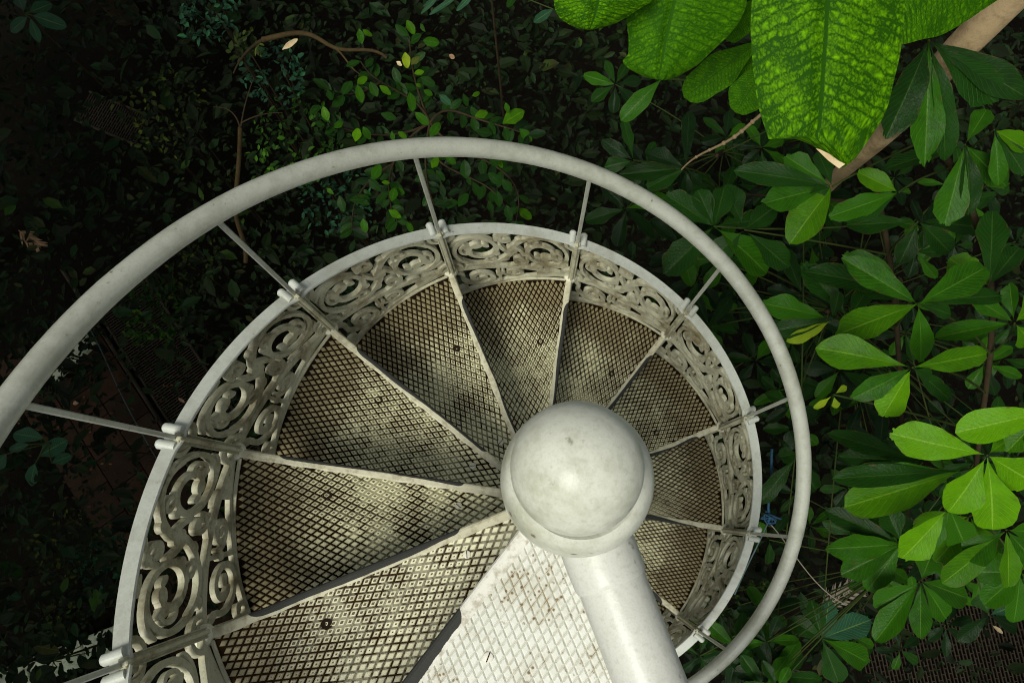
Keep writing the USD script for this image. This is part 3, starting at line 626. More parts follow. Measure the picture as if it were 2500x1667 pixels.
HAND = [
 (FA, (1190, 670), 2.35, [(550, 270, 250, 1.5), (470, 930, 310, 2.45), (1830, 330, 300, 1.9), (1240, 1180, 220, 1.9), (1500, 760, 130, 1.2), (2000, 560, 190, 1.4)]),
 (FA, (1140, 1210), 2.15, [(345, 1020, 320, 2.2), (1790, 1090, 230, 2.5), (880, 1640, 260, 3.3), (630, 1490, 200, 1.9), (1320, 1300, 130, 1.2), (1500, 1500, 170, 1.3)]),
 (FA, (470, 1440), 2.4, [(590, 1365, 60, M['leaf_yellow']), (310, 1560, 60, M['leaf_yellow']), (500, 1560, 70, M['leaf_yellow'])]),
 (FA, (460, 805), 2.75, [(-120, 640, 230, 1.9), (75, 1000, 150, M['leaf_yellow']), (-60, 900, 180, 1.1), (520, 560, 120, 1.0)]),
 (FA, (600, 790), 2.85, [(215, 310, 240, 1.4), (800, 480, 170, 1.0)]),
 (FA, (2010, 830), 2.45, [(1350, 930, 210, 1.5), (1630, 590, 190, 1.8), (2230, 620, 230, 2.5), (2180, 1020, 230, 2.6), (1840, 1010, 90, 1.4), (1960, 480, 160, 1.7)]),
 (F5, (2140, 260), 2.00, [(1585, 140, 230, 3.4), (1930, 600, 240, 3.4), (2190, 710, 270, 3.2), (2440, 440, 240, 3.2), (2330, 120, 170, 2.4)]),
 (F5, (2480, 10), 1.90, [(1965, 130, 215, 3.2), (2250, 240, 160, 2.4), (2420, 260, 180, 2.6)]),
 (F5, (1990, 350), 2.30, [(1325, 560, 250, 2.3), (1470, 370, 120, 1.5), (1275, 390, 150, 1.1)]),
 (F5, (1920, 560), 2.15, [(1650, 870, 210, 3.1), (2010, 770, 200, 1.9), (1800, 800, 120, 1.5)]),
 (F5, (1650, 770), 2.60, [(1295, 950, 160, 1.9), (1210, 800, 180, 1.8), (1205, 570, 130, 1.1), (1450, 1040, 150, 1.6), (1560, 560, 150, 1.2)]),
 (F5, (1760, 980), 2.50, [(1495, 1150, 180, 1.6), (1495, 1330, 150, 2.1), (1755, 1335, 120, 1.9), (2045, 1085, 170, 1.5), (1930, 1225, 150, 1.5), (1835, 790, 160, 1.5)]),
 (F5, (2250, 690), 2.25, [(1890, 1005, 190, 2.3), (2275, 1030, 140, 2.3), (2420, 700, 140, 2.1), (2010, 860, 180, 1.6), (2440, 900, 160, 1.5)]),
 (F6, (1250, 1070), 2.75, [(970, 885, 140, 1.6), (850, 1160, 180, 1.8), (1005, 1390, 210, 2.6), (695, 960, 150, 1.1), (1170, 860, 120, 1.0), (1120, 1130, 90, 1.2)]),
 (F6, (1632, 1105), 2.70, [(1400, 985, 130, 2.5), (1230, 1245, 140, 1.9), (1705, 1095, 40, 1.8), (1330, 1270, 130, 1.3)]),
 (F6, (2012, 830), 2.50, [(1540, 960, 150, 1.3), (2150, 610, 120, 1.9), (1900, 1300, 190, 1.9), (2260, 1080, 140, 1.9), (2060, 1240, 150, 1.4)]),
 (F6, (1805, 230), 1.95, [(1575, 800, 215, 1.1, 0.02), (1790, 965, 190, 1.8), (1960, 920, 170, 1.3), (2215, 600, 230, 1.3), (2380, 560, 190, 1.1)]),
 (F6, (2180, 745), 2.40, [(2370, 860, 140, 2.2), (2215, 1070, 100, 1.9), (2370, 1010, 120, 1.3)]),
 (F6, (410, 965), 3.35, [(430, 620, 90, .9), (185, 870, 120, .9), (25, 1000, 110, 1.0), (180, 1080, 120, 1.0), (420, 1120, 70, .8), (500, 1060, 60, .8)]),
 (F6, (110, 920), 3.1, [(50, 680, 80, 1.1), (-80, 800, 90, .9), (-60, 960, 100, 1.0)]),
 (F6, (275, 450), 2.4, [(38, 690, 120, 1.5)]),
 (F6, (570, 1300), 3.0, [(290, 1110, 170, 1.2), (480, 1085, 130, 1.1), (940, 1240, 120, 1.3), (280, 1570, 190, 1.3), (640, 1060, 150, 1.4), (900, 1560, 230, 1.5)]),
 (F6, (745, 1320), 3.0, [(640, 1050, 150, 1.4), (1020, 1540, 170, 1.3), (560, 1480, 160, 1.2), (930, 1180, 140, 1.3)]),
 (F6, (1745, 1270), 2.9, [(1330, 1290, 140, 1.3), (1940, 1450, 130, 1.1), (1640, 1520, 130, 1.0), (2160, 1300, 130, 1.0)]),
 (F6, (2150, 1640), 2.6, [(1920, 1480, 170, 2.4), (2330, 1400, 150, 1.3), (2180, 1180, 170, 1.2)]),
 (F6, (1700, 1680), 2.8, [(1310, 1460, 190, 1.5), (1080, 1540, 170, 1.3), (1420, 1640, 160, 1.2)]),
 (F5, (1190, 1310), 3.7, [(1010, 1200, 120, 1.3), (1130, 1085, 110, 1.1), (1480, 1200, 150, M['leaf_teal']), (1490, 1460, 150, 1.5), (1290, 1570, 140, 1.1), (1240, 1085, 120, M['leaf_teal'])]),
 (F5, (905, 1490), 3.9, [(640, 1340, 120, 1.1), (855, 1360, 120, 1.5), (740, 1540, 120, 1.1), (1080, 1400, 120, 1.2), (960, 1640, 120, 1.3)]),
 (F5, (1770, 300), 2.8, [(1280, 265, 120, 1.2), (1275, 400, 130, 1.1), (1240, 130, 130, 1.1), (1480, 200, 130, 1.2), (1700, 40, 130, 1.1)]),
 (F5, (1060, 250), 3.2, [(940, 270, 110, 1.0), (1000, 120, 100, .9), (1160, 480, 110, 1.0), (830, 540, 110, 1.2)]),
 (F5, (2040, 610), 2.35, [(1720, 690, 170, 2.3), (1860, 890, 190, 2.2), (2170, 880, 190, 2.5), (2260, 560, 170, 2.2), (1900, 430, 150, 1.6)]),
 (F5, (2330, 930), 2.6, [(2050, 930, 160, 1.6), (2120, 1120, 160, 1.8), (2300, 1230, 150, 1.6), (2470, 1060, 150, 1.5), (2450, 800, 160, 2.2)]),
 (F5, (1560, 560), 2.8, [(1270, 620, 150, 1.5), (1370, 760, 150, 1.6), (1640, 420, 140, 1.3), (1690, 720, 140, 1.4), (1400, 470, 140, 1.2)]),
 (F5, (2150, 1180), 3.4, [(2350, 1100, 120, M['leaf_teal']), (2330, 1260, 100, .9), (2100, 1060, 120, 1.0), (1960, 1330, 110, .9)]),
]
for fr, hub, d, lv in HAND:
    hp = at(*fr(*hub), d)
    rosette(tree, fr, hub, d, lv, root=near_limb(hp), ragged=1.15)

# two younger trees of the same kind, lower and in the shade
SPECS = [('young_palmate_tree', 'dark young tree with fans of leaves above the floor grating bottom right', (2180, 1380), [(1700, 2520, 1120, 1700)], 44),
         ('young_palmate_tree', 'dark young tree with fans of leaves between the handrail and the bright tree', (2020, 760), [(1640, 2520, 430, 1180)], 62),
         ('young_palmate_tree', 'dark sapling with narrow leaflets below the big veined leaf', (1750, 380), [(1480, 2000, 160, 560)], 15)]
for nm, lab, stem, boxes, n in SPECS:
    yt = thing(nm, lab, 'tree')
    b0 = at_z(*stem, 0); top = at(*stem, 3.3); ax_ = spline([b0, (b0 + top) / 2 + [0.05, 0.03, 0], top], 20)
    obj('trunk', tube(ax_, np.linspace(0.03, 0.012, 20), 8), M['dark_bark'], yt, smooth=True)
    x0, x1, y0, y1 = boxes[0]; cnt = 0
    while cnt < n:
        hx, hy, d = RNG.uniform(x0, x1), RNG.uniform(y0, y1), RNG.uniform(3.3, 4.9)
        hp = at(hx, hy, d)
        if math.hypot(hp[0], hp[1]) < 1.05: continue
        cnt += 1
        q = ax_[np.argmin(np.linalg.norm(ax_ - (hp - [0, 0, 0.35]), axis=1))]
        a0 = RNG.uniform(0, 6.28); nl = RNG.integers(5, 8); L = RNG.uniform(0.13, 0.22) * FPX / d
        lv = [(hx + L * s_ * math.cos(a0 + i * 6.28 / nl), hy + L * s_ * math.sin(a0 + i * 6.28 / nl), L * RNG.uniform(0.30, 0.42), RNG.choice([0.8, 0.8, 0.8, 1.1, 1.2, 1.5])) for i, s_ in zip(range(nl), RNG.uniform(0.7, 1.1, nl))]
        rosette(yt, FS, (hx, hy), d, [(a, b, c, float(e)) for a, b, c, e in lv], root=q, ragged=0.6, rr=0.003)

# ------------------------------------------------------------------ the very large veined leaves at the top, close to the camera
bt = thing('large_leaved_tree', 'overhanging branch of very large veined backlit leaves at the top', 'tree')
br = spline([at(2900, -900, 1.9), at(2500, -420, 1.45), at(2050, -260, 1.30), at(1650, -240, 1.35)], 24)
obj('branch', tube(br, np.linspace(0.022, 0.008, 24), 10), M['wood_bark'], bt, smooth=True)
def row_leaf(fr, rows, d0, slope=0.10, cup=0.022, quilt=0.003, nv=20, sub=8):
    """rows: (left, middle, right) points in photo coordinates from the stalk to the tip; the leaf hangs away from the camera towards the tip."""
    R = np.array([[fr(*p) for p in r] for r in rows]); n = len(R)
    from scipy.interpolate import PchipInterpolator
    ti = np.linspace(0, n - 1, (n - 1) * sub + 1); P = np.stack([[PchipInterpolator(np.arange(n), R[:, c, q])(ti) for q in range(2)] for c in range(3)])   # 3,2,m
    m = len(ti); V, U, F = [], [], []
    cum = np.r_[0, np.cumsum(np.linalg.norm(np.diff(P[1], axis=1), axis=0))]; cum /= cum[-1]
    vv = np.linspace(-1, 1, nv + 1)
    for i in range(m):
        u = float(cum[i])
        for v_ in vv:
            e = P[0, :, i] if v_ < 0 else P[2, :, i]
            px = P[1, :, i] + (e - P[1, :, i]) * abs(v_)
            q = quilt * math.sin((u * 24 - abs(v_) * 2.6) * 6.283) * min(1, abs(v_) * 3) * (1 - v_ * v_ * 0.6)
            d = d0 + slope * (u ** 1.3) + cup * (v_ * v_) - 0.012 * math.exp(-(v_ / 0.08) ** 2) * -1 + q
            V.append(at(px[0], px[1], d)); U.append((u, v_))
    k = nv + 1
    for i in range(m - 1):
        for j in range(nv):
            a = i * k + j; F += [[a, a + k, a + k + 1], [a, a + k + 1, a + 1]]
    return np.array(V), np.array(F), np.array(U)
def stalk(p, parent):
    q = br[np.argmin(np.linalg.norm(br - p, axis=1))]
    obj('leaf_stalk', tube(spline([q, (p + q) / 2 + [0, 0, 0.02], p], 10), 0.004, 8), M['green_stem'], parent, smooth=True)
L1 = [[(1000, -480), (1240, -500), (1480, -480)], [(850, -300), (1235, -300), (1630, -300)], [(790, 0), (1225, 0), (1668, 0)], [(782, 150), (1216, 150), (1658, 150)], [(788, 300), (1206, 300), (1642, 300)], [(803, 450), (1196, 450), (1608, 450)], [(826, 610), (1186, 600), (1572, 600)], [(852, 700), (1180, 690), (1535, 690)], [(874, 765), (1174, 735), (1490, 760)], [(890, 800), (1160, 768), (1440, 830)], [(1010, 796), (1165, 800), (1395, 895)], [(1160, 850), (1235, 860), (1340, 945)], [(1262, 945), (1285, 950), (1308, 962)]]
g1 = row_leaf(F6, L1, 1.10, 0.10)
l1 = add_leaf(bt, 'leaf', g1, M['big_leaf']); stalk(at(*F6(1240, -500), 1.10), l1)
te = [F6(*p) for p in ((1155, 852), (1180, 858), (1235, 885), (1290, 925), (1325, 942), (1290, 968), (1262, 948), (1225, 920))]
tv = np.array([at(*p, 1.196) for p in te]); obj('torn_edge', (np.vstack([tv, tv.mean(0)]), np.array([[i, (i + 1) % 8, 8] for i in range(8)])), M['cream_leaf'], l1)
L2 = [[(300, -420), (430, -430), (560, -420)], [(90, -200), (390, -200), (740, -200)], [(68, 0), (345, 0), (760, 0)], [(70, 120), (318, 120), (720, 120)], [(82, 240), (292, 240), (620, 240)], [(78, 310), (280, 310), (545, 310)], [(48, 352), (272, 360), (480, 372)], [(80, 392), (264, 400), (425, 405)], [(135, 425), (258, 432), (380, 432)], [(215, 455), (255, 458), (300, 462)]]
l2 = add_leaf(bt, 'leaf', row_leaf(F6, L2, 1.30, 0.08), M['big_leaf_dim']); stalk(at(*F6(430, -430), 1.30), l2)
L3 = [[(1750, -330), (1990, -340), (2250, -330)], [(1690, -150), (1990, -150), (2330, -150)], [(1703, 0), (1985, 0), (2330, 0)], [(1712, 60), (1975, 60), (2255, 55)], [(1742, 115), (1960, 115), (2180, 105)], [(1792, 152), (1945, 155), (2110, 145)], [(1850, 180), (1935, 182), (2030, 172)], [(1905, 191), (1930, 192), (1960, 190)]]
l3 = add_leaf(bt, 'leaf', row_leaf(F8, L3, 1.22, 0.05), M['big_leaf']); stalk(at(*F8(1990, -340), 1.22), l3)
L5 = [[(1600, -420), (1610, -120), (1630, 200)], [(1660, -430), (1690, -110), (1660, 255)], [(1800, -430), (1830, -120), (1765, 228)], [(1950, -420), (1960, -150), (1855, 210)], [(2110, -380), (2090, -180), (2000, 135)], [(2240, -300), (2190, -200), (2120, 55)], [(2330, -180), (2280, -150), (2210, -5)], [(2330, -90), (2300, -80), (2270, -50)]]
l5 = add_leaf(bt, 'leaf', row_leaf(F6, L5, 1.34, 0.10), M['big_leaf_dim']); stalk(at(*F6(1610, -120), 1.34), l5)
for hub, tip, w, d in (((830, 240), (400, 560), 210, 1.62), ((880, 360), (695, 650), 210, 1.58), ((900, 290), (620, 460), 170, 1.66), ((800, 0), (640, 235), 170, 1.5)):
    p0, p1 = at(*F6(*hub), d), at(*F6(*tip), d + 0.05)
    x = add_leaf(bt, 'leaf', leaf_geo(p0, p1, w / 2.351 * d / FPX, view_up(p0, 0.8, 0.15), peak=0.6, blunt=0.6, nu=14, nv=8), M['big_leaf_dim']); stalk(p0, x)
# the bare twig that runs under it
tw = thing('bare_twig', 'thin bare brown twig with knobbly nodes slanting under the big veined leaf', 'twig')
tpts = spline([at(*F6(385, 975), 3.2), at(*F6(560, 855), 3.05), at(*F6(690, 785), 2.95), at(*F6(840, 660), 2.85), at(*F6(1000, 560), 2.8)], 30)
obj('stem', tube(tpts, np.linspace(0.0035, 0.0075, 30), 7), M['wood_bark'], tw, smooth=True)
for i in (5, 9, 13, 16, 18, 21): obj('node', trimesh.creation.icosphere(1, 0.0095 if i > 12 else 0.007).apply_translation(tpts[i]), M['wood_bark'], tw, smooth=True)

# ------------------------------------------------------------------ small oval-leaved shrub behind the top of the handrail
fs = thing('oval_leaved_shrub', 'shrub with small oval leaves, some lit yellow-green, behind the top of the handrail', 'shrub')
D0 = 3.5
ft = [at_z(1060, 330, 0), at(1060, 340, 4.6), at(1050, 300, 3.9)]
obj('stem', tube(spline(ft, 16), np.linspace(0.022, 0.010, 16), 8), M['dark_bark'], fs, smooth=True)
TW = [[(1050, 300), (1000, 240), (930, 200), (880, 150)], [(1050, 300), (1010, 180), (1000, 90)], [(1050, 300), (1090, 270), (1150, 285), (1230, 310), (1290, 330)], [(1050, 300), (1080, 400), (1160, 440), (1230, 500)],
      [(1050, 300), (960, 400), (950, 480), (970, 540)], [(1050, 300), (930, 330), (860, 320), (800, 300)], [(1050, 300), (1140, 370), (1240, 430), (1260, 540)], [(1050, 300), (1040, 420), (1060, 500)], [(930, 200), (860, 230), (800, 220)], [(960, 400), (880, 470), (860, 560)]]
for t_ in TW:
    n = len(t_); p_ = spline([at(x, y, 3.75 - 0.3 * i / (n - 1)) for i, (x, y) in enumerate(t_)], 14)
    obj('twig', tube(p_, np.linspace(0.007, 0.0025, 14), 6), M['dark_bark'], fs, smooth=True)
    for q in range(2, 14):
        for sgn in (-1, 1):
            if RNG.random() < 0.25: continue
            pd_ = p_[min(q + 1, 13)] - p_[q - 1]; pd_ /= np.linalg.norm(pd_)
            sd = np.cross(pd_, [0, 0, 1.0]); sd /= np.linalg.norm(sd) + 1e-9
            dr = pd_ * RNG.uniform(0.2, 0.9) + sd * sgn * RNG.uniform(0.5, 1) + np.array([0, 0, RNG.uniform(-0.6, 0.1)]); dr /= np.linalg.norm(dr)
            L = RNG.uniform(0.05, 0.085)
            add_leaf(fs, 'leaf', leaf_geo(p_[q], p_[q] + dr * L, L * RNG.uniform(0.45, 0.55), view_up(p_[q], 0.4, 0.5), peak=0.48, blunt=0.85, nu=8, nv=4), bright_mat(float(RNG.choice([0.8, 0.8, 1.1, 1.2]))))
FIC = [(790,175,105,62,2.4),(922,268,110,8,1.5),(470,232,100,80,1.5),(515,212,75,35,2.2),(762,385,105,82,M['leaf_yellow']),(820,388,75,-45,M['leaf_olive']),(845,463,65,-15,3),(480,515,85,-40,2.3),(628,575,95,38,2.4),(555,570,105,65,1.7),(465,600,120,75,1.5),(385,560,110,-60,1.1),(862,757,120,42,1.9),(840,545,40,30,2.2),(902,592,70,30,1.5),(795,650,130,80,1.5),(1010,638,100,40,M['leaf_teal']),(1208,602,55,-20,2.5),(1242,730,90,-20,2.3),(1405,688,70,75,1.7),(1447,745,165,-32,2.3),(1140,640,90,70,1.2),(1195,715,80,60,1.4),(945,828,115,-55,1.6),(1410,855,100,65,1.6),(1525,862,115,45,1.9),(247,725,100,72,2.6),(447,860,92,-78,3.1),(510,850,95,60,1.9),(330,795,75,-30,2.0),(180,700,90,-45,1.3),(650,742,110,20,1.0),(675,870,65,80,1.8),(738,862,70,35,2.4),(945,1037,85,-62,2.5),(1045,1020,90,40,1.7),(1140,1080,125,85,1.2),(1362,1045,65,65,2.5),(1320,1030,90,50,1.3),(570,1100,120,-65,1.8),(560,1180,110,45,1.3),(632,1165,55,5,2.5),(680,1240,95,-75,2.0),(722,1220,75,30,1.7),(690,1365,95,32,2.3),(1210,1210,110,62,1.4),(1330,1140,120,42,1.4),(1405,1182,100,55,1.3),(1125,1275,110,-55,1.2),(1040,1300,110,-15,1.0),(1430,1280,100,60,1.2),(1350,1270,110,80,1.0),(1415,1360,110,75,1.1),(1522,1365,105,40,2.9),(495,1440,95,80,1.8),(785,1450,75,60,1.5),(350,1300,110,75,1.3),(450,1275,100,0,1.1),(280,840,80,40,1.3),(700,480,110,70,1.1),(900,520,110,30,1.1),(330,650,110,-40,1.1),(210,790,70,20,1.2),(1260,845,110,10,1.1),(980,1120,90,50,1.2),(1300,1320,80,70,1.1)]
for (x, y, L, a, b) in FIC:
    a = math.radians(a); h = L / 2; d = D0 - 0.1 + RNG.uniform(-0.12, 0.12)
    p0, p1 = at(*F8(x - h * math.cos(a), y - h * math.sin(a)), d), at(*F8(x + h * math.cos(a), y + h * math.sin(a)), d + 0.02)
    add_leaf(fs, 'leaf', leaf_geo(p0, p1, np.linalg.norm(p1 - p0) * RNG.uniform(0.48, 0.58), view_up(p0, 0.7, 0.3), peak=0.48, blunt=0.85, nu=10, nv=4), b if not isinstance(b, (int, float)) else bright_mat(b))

# ------------------------------------------------------------------ far branch and slender stem on the left
bb = thing('brown_branch', 'crooked brown branch with side shoots across the dark planting at the top', 'branch')
def pxtube(parent, name, pts, d, r0, r1, mat, n=18, sides=7, d2=None):
    P = spline([at(x, y, d + ((d2 or d) - d) * i / (len(pts) - 1)) for i, (x, y) in enumerate(pts)], n)
    obj(name, tube(P, np.linspace(r0, r1, n), sides), M[mat], parent, smooth=True); return P
pxtube(bb, 'limb', [(640, 98), (700, 84), (760, 86), (820, 118), (880, 122), (945, 142)], 4.3, 0.016, 0.008, 'dim_bark', 24)
pxtube(bb, 'side_shoot', [(815, 116), (840, 140), (862, 168), (880, 182)], 4.3, 0.007, 0.003, 'dim_bark')
pxtube(bb, 'side_shoot', [(640, 98), (600, 130), (570, 180)], 4.3, 0.010, 0.004, 'dark_bark')
sm = thing('slender_stem', 'slender upright brown stem left of the upper handrail, behind it', 'stem')
pxtube(sm, 'stem', [(586, 312), (584, 380), (578, 450), (575, 520), (590, 575), (600, 640)], 4.4, 0.013, 0.016, 'dim_bark', 24, d2=5.2)
for pts in ([(588, 310), (600, 250), (620, 190)], [(590, 300), (640, 280), (690, 276)], [(586, 312), (560, 270), (520, 262)]): pxtube(sm, 'twig', pts, 4.4, 0.005, 0.002, 'dark_bark', 10)

# ------------------------------------------------------------------ floor: paved path, gratings, pale slabs
A_, B_ = at_z(304.6, 878, 0)[:2], at_z(399.4, 1024.7, 0)[:2]
ed = (B_ - A_) / np.linalg.norm(B_ - A_); pn = np.array([-ed[1], ed[0]])
if (at_z(250, 1000, 0)[:2] - A_) @ pn < 0: pn = -pn          # towards the paved side
R3 = np.eye(3); R3[:2, 0] = ed; R3[:2, 1] = pn; R3[2, 2] = 1 if np.cross(ed, pn) > 0 else -1
path = obj('path', trimesh.creation.box((4.2, 1.02, 0.02)).apply_transform(trimesh.transformations.translation_matrix([1.0, 0.53, 0.014])), M['soil'], label='brown paved path beside the floor grating', kind='structure')
bed = stage.GetPrimAtPath(path)
T4 = np.eye(4); T4[:3, 0] = [*ed, 0]; T4[:3, 1] = [*pn, 0]; T4[:3, 3] = [*A_, 0]
def local(m): m = m.copy(); m.apply_transform(T4); trimesh.repair.fix_normals(m); return m
stage.RemovePrim(path); _names.clear() if False else None
_names[('/World', 'path')] = 0
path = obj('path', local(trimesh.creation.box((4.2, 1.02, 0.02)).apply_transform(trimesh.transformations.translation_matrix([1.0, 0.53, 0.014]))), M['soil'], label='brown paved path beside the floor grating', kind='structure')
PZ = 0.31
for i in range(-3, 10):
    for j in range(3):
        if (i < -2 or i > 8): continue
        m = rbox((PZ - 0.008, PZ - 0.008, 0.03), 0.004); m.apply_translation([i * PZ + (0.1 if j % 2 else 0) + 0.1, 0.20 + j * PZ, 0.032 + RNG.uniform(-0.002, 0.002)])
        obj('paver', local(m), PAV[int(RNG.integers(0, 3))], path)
obj('kerb_strip', local(rbox((4.2, 0.022, 0.05), 0.004).apply_translation([1.0, 0.025, 0.030])), M['grate_iron'], path)
def grating(name, label, T, w, l, pitch=0.026, tie=0.085):
    gt = thing(name, label, 'grating')
    def lo(m): m = m.copy(); m.apply_transform(T); return m
    n = int(l / pitch); ms = []
    for i in range(n):
        ms.append(trimesh.creation.box((0.0075, w, 0.012)).apply_translation([(i + 0.5) * pitch, 0, 0.030]))
        for q in range(int(w / tie)):
            y = -w / 2 + (q + (0.25 if i % 2 else 0.75)) * tie
            ms.append(trimesh.creation.box((pitch - 0.0075, 0.006, 0.010)).apply_translation([(i + 1.0) * pitch, y, 0.0295]))
    obj('grid', lo(cat(ms)), M['grate_iron'], gt, kind='stuff')
    for sgn in (-1, 1): obj('frame_bar', lo(rbox((l + 0.03, 0.02, 0.030), 0.003).apply_translation([l / 2, sgn * (w / 2 + 0.011), 0.022])), M['grate_iron'], gt)
    return gt
def Tm(o, d): 
    d = np.array([d[0], d[1], 0.0]); d /= np.linalg.norm(d); T = np.eye(4); T[:3, 0] = d; T[:3, 1] = np.cross([0, 0, 1.0], d); T[:3, 3] = [o[0], o[1], 0]; return T
o1 = A_ - pn * 0.30 - ed * 0.55
grating('floor_grating', 'cast iron floor grating with brick-pattern slots beside the paved path', Tm(o1, ed), 0.50, 2.1)
g2, g2b = at_z(205, 262, 0)[:2], at_z(360, 325, 0)[:2]
grating('floor_grating', 'small patch of slotted iron grating in the dark upper left', Tm(g2, g2b - g2), 0.30, float(np.linalg.norm(g2b - g2)))
g3, g3b = at_z(2090, 1560, 0)[:2], at_z(2520, 1500, 0)[:2]
grating('floor_grating', 'dim iron floor grating in the bottom right corner under the leaves', Tm(g3, g3b - g3), 1.0, float(np.linalg.norm(g3b - g3)), 0.03)
k0, k1 = at_z(-60, 1690, 0.25)[:2], at_z(290, 1556, 0.25)[:2]; kd = (k1 - k0) / np.linalg.norm(k1 - k0); kl = np.linalg.norm(k1 - k0)
kb = thing('stone_kerb', 'pale stone kerb showing between dark leaves in the bottom left corner', 'kerb')
for i in range(4):
    m = rbox((kl / 4 - 0.008, 0.21, 0.25), 0.012).apply_translation([kl / 4 * (i + 0.5), 0, 0.125]); m.apply_transform(Tm(k0, kd)); obj('block', m, M['pale_stone'], kb, smooth=30)
sl_ = thing('pale_slab', 'pale stone slab glimpsed in white flecks through leaves left of the handrail', 'slab')
q0 = at_z(165, 870, 0.0)[:2]
m = rbox((0.55, 0.30, 0.10), 0.01).apply_translation([0, 0, 0.05]); m.apply_transform(Tm(q0, at_z(240, 800, 0)[:2] - q0)); obj('slab', m, M['pale_stone'], sl_, smooth=30)

# ------------------------------------------------------------------ dark understorey: one mass of leaves, and clumps that stand out of it
def many_leaves(P, N, A, L, W, rnd):
    """n leaves as folded six-point shapes; P base, A axis, N normal."""
    n = len(P); sd = np.cross(N, A)
    pts = [(0, 0, 0), (0.33, 0.46, 0.05), (0.72, 0.36, 0.0), (1.0, 0, -0.10), (0.72, -0.36, 0.0), (0.33, -0.46, 0.05), (0.5, 0, -0.05)]
    V = np.stack([P + A * (L * a)[:, None] + sd * (W * b)[:, None] + N * (L * c)[:, None] for a, b, c in pts], 1).reshape(-1, 3)
    F = np.array([[0, 6, 1], [1, 6, 2], [2, 6, 3], [3, 6, 4], [4, 6, 5], [5, 6, 0]])[None, :, ::-1] + (np.arange(n) * 7)[:, None, None]
    U = np.stack([np.tile([p[0] for p in pts], n), np.repeat(rnd, 7)], 1)
    return V, F.reshape(-1, 3), U
def in_poly(px, py, poly):
    from shapely import contains_xy
    return contains_xy(Polygon(poly), px, py)
def rand_frames(n, rng, up=0.75):
    N = rng.normal(0, 1, (n, 3)) * (1 - up) * 1.4 + np.array([0, 0, 1.0]); N /= np.linalg.norm(N, axis=1)[:, None]
    a = rng.uniform(0, 6.283, n); A = np.stack([np.cos(a), np.sin(a), rng.uniform(-0.7, 0.25, n)], 1); A -= N * (A * N).sum(1)[:, None]; A /= np.linalg.norm(A, axis=1)[:, None]
    return N, A
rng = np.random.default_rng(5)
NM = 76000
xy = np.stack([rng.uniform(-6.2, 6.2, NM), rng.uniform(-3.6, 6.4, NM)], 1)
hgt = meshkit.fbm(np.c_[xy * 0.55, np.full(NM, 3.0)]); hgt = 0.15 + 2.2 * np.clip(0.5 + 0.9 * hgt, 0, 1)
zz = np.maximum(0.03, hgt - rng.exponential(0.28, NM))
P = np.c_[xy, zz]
px, py, _ = to_px(P)
keep = np.hypot(P[:, 0], P[:, 1]) > 1.15
thin = meshkit.noise(np.c_[xy * 1.7, np.full(NM, 9.0)])
keep &= (thin > -0.16) | (rng.random(NM) < 0.2)
clear = [([(215, 700), (330, 760), (440, 900), (470, 1160), (420, 1180), (250, 1150), (200, 940)], 0.34), ([(205, 250), (350, 250), (370, 340), (240, 350)], 0.22), ([(30, 760), (240, 760), (250, 940), (90, 960)], 1.0), ([(0, 1540), (300, 1500), (300, 1667), (-50, 1720)], 0.9), ([(2080, 1500), (2520, 1480), (2520, 1700), (2080, 1680)], 0.40)]
for poly, kf in clear: keep &= ~in_poly(px, py, poly) | (rng.random(NM) < kf)
P = P[keep]; n = len(P); N, A = rand_frames(n, rng)
L = rng.uniform(0.045, 0.11, n) * rng.choice([0.5, 0.7, 1, 1.6], n, p=[0.35, 0.3, 0.25, 0.10])
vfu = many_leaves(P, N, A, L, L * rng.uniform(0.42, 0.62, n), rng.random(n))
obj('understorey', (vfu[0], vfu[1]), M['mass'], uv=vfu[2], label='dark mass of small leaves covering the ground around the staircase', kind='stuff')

lit = np.random.default_rng(8); nl = 420
lx, ly = lit.uniform(-0.7, 2.6, nl), lit.uniform(-0.6, 1.15, nl)
LPn = np.stack([A_[0] + ed[0] * lx + pn[0] * ly, A_[1] + ed[1] * lx + pn[1] * ly, 0.056 + lit.uniform(0, 0.012, nl)], 1)
Nn, An = rand_frames(nl, lit, 0.93); Ln = lit.uniform(0.02, 0.06, nl)
lv_ = many_leaves(LPn, Nn, An, Ln, Ln * 0.5, lit.random(nl))
obj('leaf_litter', (lv_[0], lv_[1]), M['litter'], uv=lv_[2], label='scattered brown and orange leaf litter on the paved path and grating', kind='stuff')

def clump(name, label, cat_, c, rad, n, size, mat, stem=True, flat=0.5, seed=0):
    r = np.random.default_rng(seed + 100); t = thing(name, label, cat_)
    c = np.asarray(c, float)
    if stem:
        for q in range(3):
            e = c + r.normal(0, 0.35, 3) * rad * [1, 1, .3]; obj('stem', tube(spline([[c[0] + r.normal(0, .03), c[1] + r.normal(0, .03), 0], [(c[0] + e[0]) / 2, (c[1] + e[1]) / 2, c[2] * .55], e], 10), np.linspace(0.012, 0.004, 10), 6), M['dark_bark'], t, smooth=True)
    D = r.normal(0, 1, (n, 3)); D /= np.linalg.norm(D, axis=1)[:, None]; rr_ = rad * r.uniform(0.35, 1, n) ** 0.5
    lob = 1 + 0.45 * meshkit.noise(D * 2.2 + seed)
    P = c + D * (rr_ * lob)[:, None] * [1, 1, flat]; P[:, 2] = np.maximum(P[:, 2], 0.03)
    N, A = rand_frames(n, r, 0.6); L = size * r.uniform(0.6, 1.3, n)
    v_ = many_leaves(P, N, A, L, L * r.uniform(0.45, 0.65, n), r.random(n))
    obj('foliage', (v_[0], v_[1]), M[mat], t, uv=v_[2], kind='stuff')
